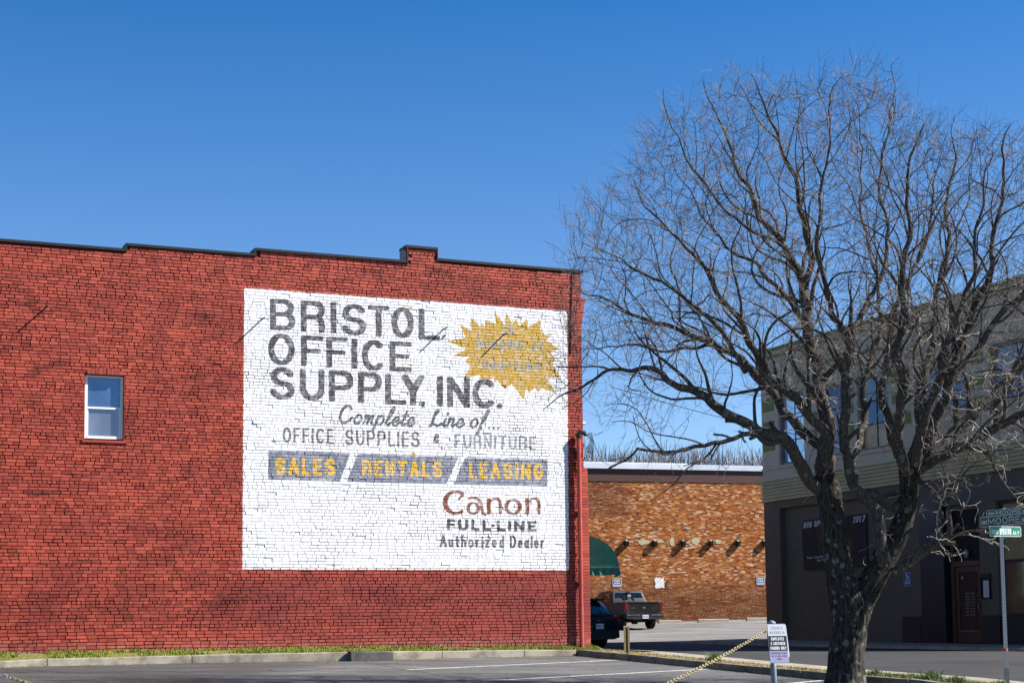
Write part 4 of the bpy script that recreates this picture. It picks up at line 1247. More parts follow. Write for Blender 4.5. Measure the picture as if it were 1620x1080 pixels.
# door bay
d0, d1 = fx(1494), fx(1546); zD = fz(1520, 895); zLn = fz(1500, 800) - .003
doorz0 = fz(1520, 1016)
mb = MB(); fwid = .16
mb.box(d0, .15, zG, d0 + fwid, .30, zLn); mb.box(d1 - fwid, .15, zG, d1, .30, zLn); mb.box(d0 + fwid, .15, zD, d1 - fwid, .30, zD + .16)
mb.box(d0 + fwid, .15, zLn - .15, d1 - fwid, .30, zLn)
dfr = mb.build('door_frame', m_brown, GB)
gbox('transom_pane', d0 + fwid, d1 - fwid, .24, .25, zD + .16, zLn - .15, simple('dark_transom', (.012, .012, .013), .6, 0, .3, 3, 0, .1), dfr)
mb = MB(); a, b = d0 + fwid + .01, d1 - fwid - .01; z0 = doorz0; z1 = zD - .02; st = .15
mb.box(a, .19, z0, a + st, .24, z1); mb.box(b - st, .19, z0, b, .24, z1); mb.box(a + st, .19, z1 - st, b - st, .24, z1); mb.box(a + st, .19, z0, b - st, .24, z0 + .38)
dr = mb.build('door', m_brown, GB)
cvd = Canvas(200, 420, (.004, .004, .005, 1))
for i, tx in enumerate(['HOURS', 'MON 11-9', 'TUE 11-9', 'WED 11-9', 'THU 11-10', 'FRI 11-10', 'SAT 10-10', 'SUN 11-9']):
    cvd.text(tx, 55, 150, 150 + i * 22, 163 + i * 22, 3, (.16, .18, .19, 1))
cvd.rect(20, 30, 38, 52, (.25, .25, .25, 1))
mb = MB(); mb.quad((a + st, .212, z0 + .38), (b - st, .212, z0 + .38), (b - st, .212, z1 - st), (a + st, .212, z1 - st))
mb.build('door_glass', print_mat('door_glass', cvd, .12, .5), dr)
gbox('threshold', a + st, b - st, .17, .19, z0 + .34, z0 + .37, m_win_fr, dr)
gbox('handle', b - st * .7, b - st * .45, .12, .19, z0 + .95, z0 + 1.2, m_win_fr, dr)
# lamp behind the transom
mb = MB(); lc = (d0 + d1) / 2; zl = fz(1520, 873)
mb.tube([(lc, .5, zl + .35), (lc, .5, zl + .12)], .01, 6)
mb.build('lamp_rod', m_dark, GB)
gbox('pier', fx(1547), fx(1575), 0.0, .4, zG, zLn, m_dkgrey)
gbox('base_tile', fx(1546.5), fx(1576), -.03, -.002, zG, zBT, m_tile)
w0, w1 = fx(1580), fx(1700)
zS = fz(1600, 974)
gbox('shop_base', fx(1575) + .002, uE, 0.02, .4, zG, zS, m_tile)
mb = MB(); mb.box(w0 - .1, .08, zS, w0, .25, zLn); mb.box(w1, .08, zS, w1 + .1, .25, zLn); mb.box(w0, .08, zLn - .1, w1, .25, zLn); mb.box(w0, .08, zS, w1, .25, zS + .08)
zmid = fz(1600, 886); zhi = fz(1600, 845)
mb.box(w0, .09, zmid - .04, w1, .24, zmid + .04)
um = fx(1648); mb.box(um - .04, .095, zS + .08, um + .04, .235, zLn - .1)
swf = mb.build('shop_window', m_dark, GB)
tb = NT('shop_interior'); v, X, Z = tb.frame_pos(FB)
nn = tb.noise(tb.xyz(v, 1.2, 1, 1.6), 1.4, 3, .5)
m_shop = tb.fin(tb.mix(tb.map(nn, .40, .58), (.02, .014, .01), (.30, .20, .10)), .6)
gbox('shop_pane', w0, w1, .15, .16, zS + .08, zmid - .04, glass_mat('shop_glass', (.10, .06, .03), .05, .12), swf)
gbox('blind', w0, w1, .15, .16, zmid + .04, zLn - .1, simple('tan_blind', (.22, .17, .09), .8), swf)
gbox('pier', w1 + .1, uE, 0.0, .4, zS, zLn, m_dkgrey)

# pavement beside it
pv2 = root_struct('pavement')
for k in range(12):
    u0 = -1.5 + k * 2.2; q = [FB.w(u0 + .01, -2.3, 0), FB.w(u0 + 2.19, -2.3, 0), FB.w(u0 + 2.19, .1, 0), FB.w(u0 + .01, .1, 0)]
    mb = MB(); zt_ = [road_z(p.x, p.y) + (.10 if i < 2 else .13) for i, p in enumerate(q)]
    V = [(p.x, p.y, z) for p, z in zip(q, zt_)] + [(p.x, p.y, z - .4) for p, z in zip(q, zt_)]
    mb.add(V, [(0, 1, 2, 3), (0, 4, 5, 1), (1, 5, 6, 2), (2, 6, 7, 3), (3, 7, 4, 0)])
    mb.build('paving_slab', m_walk, pv2)

# things on the grey building --------------------------------------------
cvb = Canvas(660, 440, (.022, .018, .018, 1))
r_ = np.random.default_rng(2)
for (x0, y0, x1, y1, c) in [(150, 70, 210, 330, (.05, .03, .02, 1)), (330, 60, 400, 330, (.06, .025, .015, 1)), (420, 180, 520, 330, (.07, .035, .012, 1)), (560, 60, 640, 380, (.02, .012, .03, 1))]:
    cvb.poly([(x0, y0), (x1, y0 + 20), (x1 - 20, y1), (x0 + 15, y1 - 10)], c)
cvb.text('BOW OPEN', 8, 250, 14, 68, 9, (.42, .42, .46, 1), 0, .15, 1.2, .2)
cvb.text('2017', 530, 650, 14, 68, 9, (.42, .42, .46, 1), 0, .15, 1.2, .2)
cvb.text('Your Local Craft House', 40, 330, 320, 340, 6, (.35, .35, .37, 1), 0, 0, 1, .25)
cvb.text('May Weekend', 140, 330, 348, 368, 6, (.35, .35, .37, 1), 0, 0, 1, .25)
bu0, bu1 = FB.x(1272, 860, .2), FB.x(1373, 860, .2); bz1 = FB.z(1272, 823, .2); bz0 = FB.z(1272, 902, .2)
bn = thing('banner', 'dark hanging banner with white lettering on the charcoal wall behind the tree trunk', 'banner', FB.w(bu0, .2, bz0), FB.rz)
mb = MB(); nx = 24; W_ = bu1 - bu0; H_ = bz1 - bz0; V = []; Fc = []; UV = []
for i in range(nx + 1):
    for j in range(9):
        u = i / nx; v = j / 8
        sag = -.10 * math.sin(math.pi * u) * (1 - v) * .0
        V.append((W_ * u, -.04 - .03 * math.sin(u * 19 + v * 4) - .02 * math.sin(u * 7 - v * 6), H_ * v + sag))
for i in range(nx):
    for j in range(8):
        k = i * 9 + j; Fc.append((k, k + 9, k + 10, k + 1)); UV.append(((i / nx, j / 8), ((i + 1) / nx, j / 8), ((i + 1) / nx, (j + 1) / 8), (i / nx, (j + 1) / 8)))
mb.add(V, Fc, .5, UV); mb.build('banner_cloth', print_mat('banner', cvb, .85, .05), bn, smooth=True)
mb = MB()
for u in (0.02, W_ / 2, W_ - .02): mb.box(u - .015, -.035, H_ - .03, u + .015, .02, H_ + .02)
mb.build('fixings', m_win_fr, bn)
# accessible parking sign
cva = Canvas(180, 330, (.01, .04, .22, 1))
cva.rect(0, 0, 180, 8, (.25, .28, .4, 1)); cva.rect(0, 322, 180, 330, (.25, .28, .4, 1)); cva.rect(0, 0, 8, 330, (.25, .28, .4, 1)); cva.rect(172, 0, 180, 330, (.25, .28, .4, 1))
WT = (.55, .58, .68, 1)
w_, m_ = cva.mask_strokes([arc(76, 48, 9, 9, 0, 360)], 12); cva.paint(w_, m_, WT)
w_, m_ = cva.mask_strokes([[(76, 65), (80, 110), (118, 112), (134, 150), (148, 145)], [(79, 84), (110, 86)]], 11); cva.paint(w_, m_, WT)
w_, m_ = cva.mask_strokes([arc(88, 128, 38, 38, -110, 155, 20)], 10); cva.paint(w_, m_, WT)
cva.text('RESERVED', 30, 150, 196, 212, 4, WT); cva.text('PARKING', 36, 144, 220, 236, 4, WT); cva.rect(28, 250, 152, 272, WT); cva.text('VAN', 60, 120, 253, 269, 4, (.01, .04, .22, 1))
au0, au1, az0, az1 = FB.x(1429.5, 915, -.02), FB.x(1440.5, 915, -.02), FB.z(1435, 927, -.02), FB.z(1435, 905, -.02)
an = thing('accessible_parking_sign', 'small blue wheelchair parking sign on the charcoal wall right of the tree trunk', 'sign', FB.w(au0, 0, az0), FB.rz)
def sign_plate(par, w, h, y, mat, back, name='sign_face', t_=.006):
    MB().box(0, y, 0, w, y + t_, h).build('sign_plate', back, par)
    mb = MB(); mb.quad((0.004, y - .003, 0.004), (w - .004, y - .003, .004), (w - .004, y - .003, h - .004), (.004, y - .003, h - .004)); return mb.build(name, mat, par)
m_alu = simple('sign_aluminium', (.45, .46, .48), .45, .6, .1)
sign_plate(an, au1 - au0, az1 - az0, -.012, print_mat('accessible_sign', cva, .45), m_alu)
# menu case
mu0, mu1, mz0, mz1 = FB.x(1550, 930, -.06), FB.x(1566, 930, -.06), FB.z(1558, 947, -.06), FB.z(1558, 907, -.06)
mn = thing('menu_case', 'black wall case with a lit white menu sheet beside the brown door', 'menu case', FB.w(mu0, 0, mz0), FB.rz)
W_, H_ = mu1 - mu0, mz1 - mz0
mb = MB(); mb.box(0, -.06, 0, W_, -.0, .03); mb.box(0, -.06, H_ - .12, W_, -.0, H_); mb.box(0, -.06, .03, .05, 0, H_ - .12); mb.box(W_ - .05, -.06, .03, W_, 0, H_ - .12); mb.box(.05, -.02, .03, W_ - .05, -.001, H_ - .12)
mb.build('case', m_dark, mn)
cvm = Canvas(110, 300, (.46, .48, .58, 1))
for i in range(18): cvm.rect(14 + (i % 3) * 3, 14 + i * 15, 92 - (i * 7) % 22, 19 + i * 15, (.18, .2, .28, 1))
mb = MB(); mb.quad((W_ * .28, -.03, .05), (W_ * .86, -.03, .05), (W_ * .86, -.03, H_ - .2), (W_ * .28, -.03, H_ - .2)); mb.build('menu_sheet', print_mat('menu_sheet', cvm), mn)
# pendant lamp seen in the transom
lp = thing('glass_wall_lamp', 'small pale glass lamp hanging in the dark transom above the brown door', 'lamp', FB.w(lc, .2, zl - .2), FB.rz)
mb = MB(); mb.tube([(0, -.05, 0), (0, -.05, .10), (0, -.05, .22), (0, -.05, .30)], [.02, .085, .10, .03], 10); mb.build('lamp_glass', simple('frosted_glass', (.16, .17, .18), .3), lp, smooth=True)
MB().box(-.02, -.06, .3, .02, -.04, .5).build('lamp_arm', m_dark, lp)

# ------------------------------------------------------------------ far orange brick building
D3 = Vector((.957, .289, 0)).normalized()
FW = Frame(1065, 850, 90.0, D3)
def orange_mat():
    t = NT('orange_old_brick'); v, X, Z = t.frame_pos(FW)
    row = t.math('FLOOR', t.math('DIVIDE', Z, .07)); sh = t.math('MULTIPLY', t.math('FRACT', t.math('MULTIPLY', t.math('SINE', t.math('MULTIPLY', row, 12.9898)), 43758.5)), .21)
    cb = t.t.nodes.new('ShaderNodeCombineXYZ'); t.link(t.math('ADD', X, sh), cb.inputs[0]); t.link(Z, cb.inputs[1])
    sn = t.t.nodes.new('ShaderNodeVectorMath'); sn.operation = 'SNAP'; t.link(cb.outputs[0], sn.inputs[0]); sn.inputs[1].default_value = (.21, .07, 1)
    wn = t.t.nodes.new('ShaderNodeTexWhiteNoise'); wn.noise_dimensions = '3D'; t.link(sn.outputs[0], wn.inputs['Vector'])
    b = t.t.nodes.new('ShaderNodeTexBrick'); b.inputs['Scale'].default_value = 1.0
    b.inputs['Brick Width'].default_value = .21; b.inputs['Row Height'].default_value = .07; b.inputs['Mortar Size'].default_value = .008; t.link(cb.outputs[0], b.inputs['Vector'])
    b.offset = 0.0
    r = t.t.nodes.new('ShaderNodeValToRGB'); e = r.color_ramp
    cols = [(0, (.05, .016, .008)), (.2, (.20, .055, .02)), (.42, (.36, .12, .045)), (.6, (.28, .085, .04)), (.76, (.46, .21, .075)), (.9, (.52, .32, .20)), (1, (.66, .52, .42))]
    while len(e.elements) < len(cols): e.elements.new(.5)
    for el, (p_, c_) in zip(e.elements, cols): el.position = p_; el.color = c_ + (1,)
    n0 = t.noise(t.xyz(v, .35, 1, 1.6), 1.6, 6, .7); n1 = t.noise(t.xyz(v, .5, 1, 1), .22, 4, .6); n2 = t.noise(t.xyz(v, .6, 1, 3.0), 3.5, 4, .7)
    f = t.math('ADD', t.math('MULTIPLY', wn.outputs['Value'], .95), t.math('MULTIPLY', n2, .9)); f = t.math('ADD', f, -.42, clamp=True)
    t.link(f, r.inputs[0])
    c = r.outputs[0]
    c = t.mix(t.map(n0, .48, .66, 0, .35), c, (.38, .13, .045))
    c = t.mix(t.map(n1, .55, .7, 0, .25), c, (.48, .27, .15))
    # dark red upper-left and low stain band
    up = t.math('MULTIPLY', t.map(X, FW.x(985, 800), FW.x(1005, 800), 1, 0), t.math('MULTIPLY', t.map(Z, FW.z(960, 822), FW.z(960, 812)), t.map(n2, .35, .6)))
    lo = t.map(t.math('ADD', Z, t.math('MULTIPLY', n0, 1.6)), FW.z(1065, 960) + 1.1, FW.z(1065, 915) + 1.1, 1, 0)
    c = t.mix(t.math('MULTIPLY', lo, t.map(n2, .35, .6, .1, .9)), c, (.11, .028, .010))
    st = t.noise(t.xyz(v, .25, 1, 5.0), 2.2, 4, .7); c = t.mix(t.map(st, .58, .7, 0, .8), c, (.10, .03, .012)); c = t.mix(t.map(st, .30, .42, .7, 0), c, (.56, .36, .20))
    c = t.mix(t.math('MULTIPLY', up, .9), c, (.085, .018, .010))
    c = t.mix(t.math('MULTIPLY', lo, t.map(n2, .4, .58, .15, .85)), c, (.075, .018, .006))
    m_ = t.math('MULTIPLY', b.outputs['Fac'], t.map(n0, .4, .6, .2, .9))
    c = t.mix(m_, c, (.48, .34, .22))
    hs = t.t.nodes.new('ShaderNodeHueSaturation'); hs.inputs['Saturation'].default_value = 1.13; hs.inputs['Value'].default_value = .93; t.link(c, hs.inputs['Color']); c = hs.outputs[0]
    h = t.math('SUBTRACT', t.math('MULTIPLY', n2, .5), b.outputs['Fac']); t.bump(h, .9, .02)
    return t.fin(c, .85, spec=.15)
m_or = orange_mat()
m_par = painted_brick('dark_parapet_brick', (.085, .035, .028), (.055, .028, .024), .24, .08, FW, .6, (.12, .09, .08))
OB = thing('brick_building', 'long orange weathered brick building with white roof edge at the back of the side lot', 'building', FW.o, FW.rz)
X0, X1 = FW.x(900, 850) - 9, FW.x(1290, 850) + 4
zw0 = FW.z(1065, 986) - .6; zw1 = FW.z(1065, 762.3); zw2 = FW.z(1065, 742.8); zw3 = FW.z(1065, 734.5)
MB().box(X0, 0, zw0, X1, .5, zw1).build('wall', m_or, OB)
MB().box(X0, -.03, zw1, X1, .5, zw2).build('parapet', m_par, OB)
m_white = simple('white_metal_edge', (.64, .66, .70), .4, .2, .08, 1.5)
m_white2 = simple('grey_white_metal_edge', (.58, .62, .68), .4, .3, .1, 1.5)
xs_ = FW.x(1087, 738)
MB().box(X0, -.14, zw2 + .002, xs_ - .01, .5, zw3).build('roof_edge', m_white, OB)
MB().box(X0, -.10, zw3, xs_ - .01, .6, zw3 + .07).build('roof_edge_cap', m_white, OB)
MB().box(xs_ + .01, -.12, zw2 + .002, X1, .5, zw3 - .02).build('roof_edge', m_white2, OB)
MB().box(xs_ + .01, -.10, zw3 - .02, X1, .6, zw3 + .0).build('roof_edge_cap', m_white, OB)
mb = MB(); mb.box(X0, .5, zw0, X0 + .4, 20, zw2); mb.box(X1 - .4, .5, zw0, X1, 20, zw2); mb.box(X0, 19.6, zw0, X1, 20, zw2)
mb.build('side_wall', m_or, OB); MB().box(X0 + .4, .6, zw3 - .6, X1 - .4, 19.6, zw3 - .5).build('roof', m_white2, OB)
m_beam = simple('dark_steel', (.010, .009, .008), .8, 0, .2, 3, .1, .1)
m_beam_e = simple('pale_beam_end', (.5, .47, .4), .8)
for px in (990.5, 1035.3, 1080.2, 1123.8, 1166.8, 1208.5):
    x, z = FW.on(px, 858)
    bm_ = MB().box(x - .10, -.20, z - .20, x + .10, .1, z + .08).build('beam_stub', m_beam, OB)
    MB().box(x - .09, -.19, z + .082, x + .02, .0, z + .16).build('beam_cap', m_beam_e, bm_)
m_patch = simple('pale_mortar_patch', (.42, .36, .22), .9, 0, .2, 5)
for px, py, w, h in ((1018, 857, .9, .35), (1044, 856, .5, .2), (1063, 856, .35, .5), (1100, 855, .55, .55), (1136, 856, .45, .3)):
    x, z = FW.on(px, py); rr = random.Random(px); pts = [(x + w * .5 * math.cos(a) * rr.uniform(.6, 1.1), z + h * .5 * math.sin(a) * rr.uniform(.6, 1.1)) for a in [k * math.pi / 5 for k in range(10)]]
    MB().prism(pts, 'y', -.012, .02).build('mortar_patch', m_patch, OB)
# notices on the far wall
def wall_notice(px, py, w, h, cvn, nm, label, fr=FW):
    x, z = fr.on(px, py); n = thing('wall_notice', label, 'sign', fr.w(x - w / 2, 0, z - h / 2), fr.rz)
    sign_plate(n, w, h, -.02, print_mat(nm, cvn, .5), m_alu); return n
def notice_canvas(lines, bg=(.012, .015, .03, 1)):
    c_ = Canvas(150, 150, bg); c_.rect(0, 0, 150, 14, (.35, .36, .12, 1)); c_.rect(0, 0, 9, 150, (.5, .48, .55, 1)); c_.rect(141, 0, 150, 150, (.5, .48, .55, 1)); c_.rect(0, 108, 150, 150, (.35, .35, .42, 1))
    for i, l in enumerate(lines): c_.text(l, 24, 126, 26 + i * 27, 43 + i * 27, 6, (.7, .72, .75, 1), 0, 0, 1, .2)
    return c_
wall_notice(976, 920.5, .53, .50, notice_canvas(['RESERVED', 'FOR', 'CUSTOMERS']), 'left_notice', 'square dark parking notice on the orange wall just under the green awning')
wall_notice(1203, 918, .50, .48, notice_canvas(['RESERVED', 'FOR', 'PATRONS'], (.02, .06, .14, 1)), 'right_notice', 'square dark blue notice on the orange wall beside the grey building')
x, z = FW.on(1043.5, 921); rr = random.Random(8); pts = [(x + .28 * (1 if c_ in (0, 3) else -1) * 1, z) for c_ in range(0)]
pts = [(x - .27 + .54 * k / 6, z + .27 + rr.uniform(-.05, .05)) for k in range(7)] + [(x + .27 + rr.uniform(-.05, .05), z + .27 - .54 * k / 5) for k in range(1, 5)] + [(x + .27 - .54 * k / 6, z - .27 + rr.uniform(-.05, .05)) for k in range(7)] + [(x - .27 + rr.uniform(-.05, .05), z - .27 + .54 * k / 5) for k in range(1, 5)]
MB().prism(pts, 'y', -.012, .02).build('white_paint_patch', simple('white_paint_patch', (.62, .62, .62), .8, 0, .3, 9), OB)
# wheel stops
for k, (a, b) in enumerate([(1041.5, 1077), (1104, 1152.5), (1181, 1229), (1262, 1310)]):
    off = -1.6
    x0, z0 = FW.on(a, 982, off); x1 = FW.x(b, 982, off); p = FW.w((x0 + x1) / 2, off, 0); zz = road_z(p.x, p.y) - .01
    L = (x1 - x0)
    lab = ['concrete wheel stop behind the parked pickup, leftmost on the far lot', 'middle pale concrete wheel stop at the foot of the orange wall', 'concrete wheel stop at the orange wall partly behind the parking sign', 'concrete wheel stop at the far wall hidden behind the grey building'][k]
    if k == 3: continue
    ws = thing('wheel_stop', lab, 'wheel stop', (p.x, p.y, zz), FW.rz, 'wheel stops along the far wall')
    mb = MB(); mb.prism([(-.09, 0), (-.075, .13), (-.03, .17), (.03, .17), (.075, .13), (.09, 0)], 'x', -L / 2, L / 2); mb.build('concrete_bar', m_walk, ws)
    mb = MB(); mb.tube([(-L * .35, 0, .165), (-L * .35, 0, .18)], .015, 6); mb.tube([(L * .35, 0, .165), (L * .35, 0, .18)], .015, 6); mb.build('anchor_pins', m_beam, ws)
# building just behind the red one; only its awning shows
bx = 2.6
NBd = thing('brick_building', 'plain brick building hidden behind the red one that carries the green awning', 'building', (bx, 60, EYE - .9))
MB().box(-14, 0, -.5, 0, 12, 5.2).build('wall', m_redplain, NBd); MB().box(-14.1, -.1, 5.2, .02, 12.1, 5.3).build('roof', m_coping, NBd)
aw = thing('awning', 'dark green quarter-round canvas awning with scalloped valance beside the red wall corner', 'awning', (bx, 61.5, 0))
Yd = 61.5
R_ = (979.5 - 928) / (F / Yd); zc = at(950, 897, Yd).z; x_r = at(979.5, 897, Yd).x - bx; hz = at(930, 847, Yd).z - zc
t = NT('green_canvas'); o_ = t.obj(); nn = t.noise(o_, 3, 4, .5); m_can = t.fin(t.mix(t.map(nn, .35, .65), (.042, .25, .17), (.056, .30, .21)), .8, spec=.2)
n = 22; pts = [(x_r * math.sin(math.pi / 2 * i / n), zc + hz * math.cos(math.pi / 2 * i / n)) for i in range(n + 1)]
mb = MB(); V = []; Fc = []
ns = 8; Ld = 3.2
for j in range(ns + 1):
    for p in pts: V.append((p[0], Ld * j / ns, p[1]))
for j in range(ns):
    for i in range(n): k = j * (n + 1) + i; Fc.append((k, k + n + 1, k + n + 2, k + 1))
V2 = [(0, 0, zc)]; b0 = len(V); V.append((0, -.001, zc)); 
for i in range(n): Fc.append((b0, i, i + 1))
V.append((0, Ld, zc))
for i in range(n): Fc.append((b0 + 1, ns * (n + 1) + i + 1, ns * (n + 1) + i))
mb.add(V, Fc); mb.build('canopy_cloth', m_can, aw, smooth=False)
mb = MB(); V = []; Fc = []; vh = .30; m = 26
for i in range(m + 1):
    u = i / m; yy = -.02 - .03 * math.sin(u * 30)
    V += [(x_r * 1.01 * u, -.01, zc), (x_r * 1.03 * u, yy, zc - vh * (.9 + .1 * abs(math.sin(u * 12))))]
for i in range(m): Fc.append((2 * i, 2 * i + 2, 2 * i + 3, 2 * i + 1))
b0 = len(V)
for i in range(m + 1):
    u = i / m; V += [(x_r * 1.01, Ld * u, zc), (x_r * 1.03 + .03 * math.sin(u * 40), Ld * u, zc - vh)]
for i in range(m): k = b0 + 2 * i; Fc.append((k, k + 2, k + 3, k + 1))
mb.add(V, Fc); mb.build('valance', m_can, aw, smooth=False)
MB().box(-.01, -.03, zc - .015, x_r * 1.01, -.012, zc + .02).build('white_trim', simple('trim_white', (.4, .45, .43)), aw)
MB().box(0, .02, zc - .03, x_r, Ld, zc - .01).build('awning_frame', m_beam, aw)

# ------------------------------------------------------------------ vehicles
def paint_mat(name, col, rough=.18):
    t = NT(name); o = t.obj(); n = t.noise(o, 12, 4, .6)
    c = t.mix(t.map(n, .35, .75), col, tuple(k * 1.5 + .004 for k in col)); t.b.inputs['Coat Weight'].default_value = .2
    return t.fin(c, t.map(n, .3, .7, rough, rough + .15), spec=.5)
m_tr = paint_mat('brown_black_paint', (.006, .005, .004), .5); m_sv = paint_mat('midnight_blue_paint', (.003, .005, .014), .2)
m_vg = glass_mat('vehicle_glass', (.005, .006, .009), .03, .02)
m_tyre = simple('tyre_rubber', (.018, .018, .018), .85); m_rim = simple('alloy_rim', (.20, .20, .21), .35, .8)
m_chr = simple('chrome', (.55, .56, .58), .2, .95, .05); m_tail = simple('red_lens', (.14, .010, .012), .2, 0, .2, 8, 0, .6)
m_plas = simple('black_plastic', (.015, .015, .016), .55); m_tails = simple('dim_red_lens', (.30, .03, .03), .2, 0, .2, 8, 0, .6)
def wheel(par, x, y, r, w, side):
    root = MB(); n = 24
    prof = [(r * .62, -w / 2), (r * .93, -w / 2), (r, -w * .35), (r, w * .35), (r * .93, w / 2), (r * .62, w / 2)]
    V = []; Fc = []
    for i in range(n):
        a = 2 * math.pi * i / n
        for pr, py in prof: V.append((x + pr * math.cos(a), y + py, r + pr * math.sin(a)))
    m = len(prof)
    for i in range(n):
        for k in range(m): Fc.append((i * m + k, i * m + (k + 1) % m, ((i + 1) % n) * m + (k + 1) % m, ((i + 1) % n) * m + k))
    root.add(V, Fc); wo_ = root.build('wheel', m_tyre, par)
    mb = MB(); ys = y + side * w * .42
    V = [(x, ys + side * .01, r)]; 
    for i in range(n): a = 2 * math.pi * i / n; V.append((x + r * .60 * math.cos(a), ys, r + r * .60 * math.sin(a)))
    mb.add(V, [(0, 1 + i, 1 + (i + 1) % n) for i in range(n)])
    for i in range(5):
        a = 2 * math.pi * i / 5; mb.prism([(x + .05 * math.cos(a + 1.57), r + .05 * math.sin(a + 1.57)), (x + r * .6 * math.cos(a), r + r * .6 * math.sin(a)), (x + .05 * math.cos(a - 1.57), r + .05 * math.sin(a - 1.57))], 'y', ys, ys + side * .03)
    mb.build('rim', m_rim, wo_); return wo_
def loft(par, name, mat, secs, smooth=True):
    """secs: (x, [(y, z) half ring bottom->top])"""
    V = []; Fc = []; m = len(secs[0][1])
    for x, ring in secs:
        for y, z in ring: V.append((x, y, z))
        for y, z in reversed(ring): V.append((x, -y, z))
    M2 = 2 * m
    for i in range(len(secs) - 1):
        for k in range(M2): a = i * M2 + k; b = i * M2 + (k + 1) % M2; Fc.append((a, b, b + M2, a + M2))
    Fc.append(tuple(range(M2 - 1, -1, -1))); Fc.append(tuple((len(secs) - 1) * M2 + k for k in range(M2)))
    mb = MB(); mb.add(V, Fc); o = mb.build(name, mat, par, smooth=False)
    if smooth:
        me = o.data; me.polygons.foreach_set('use_smooth', [True] * len(me.polygons))
        md = o.modifiers.new('edge', 'EDGE_SPLIT'); md.split_angle = math.radians(35)
    return o
def plate_canvas(tx): 
    c_ = Canvas(120, 60, (.55, .57, .62, 1)); c_.rect(6, 10, 26, 50, (.15, .15, .3, 1)); c_.text(tx, 32, 112, 16, 44, 6, (.08, .09, .2, 1)); return c_
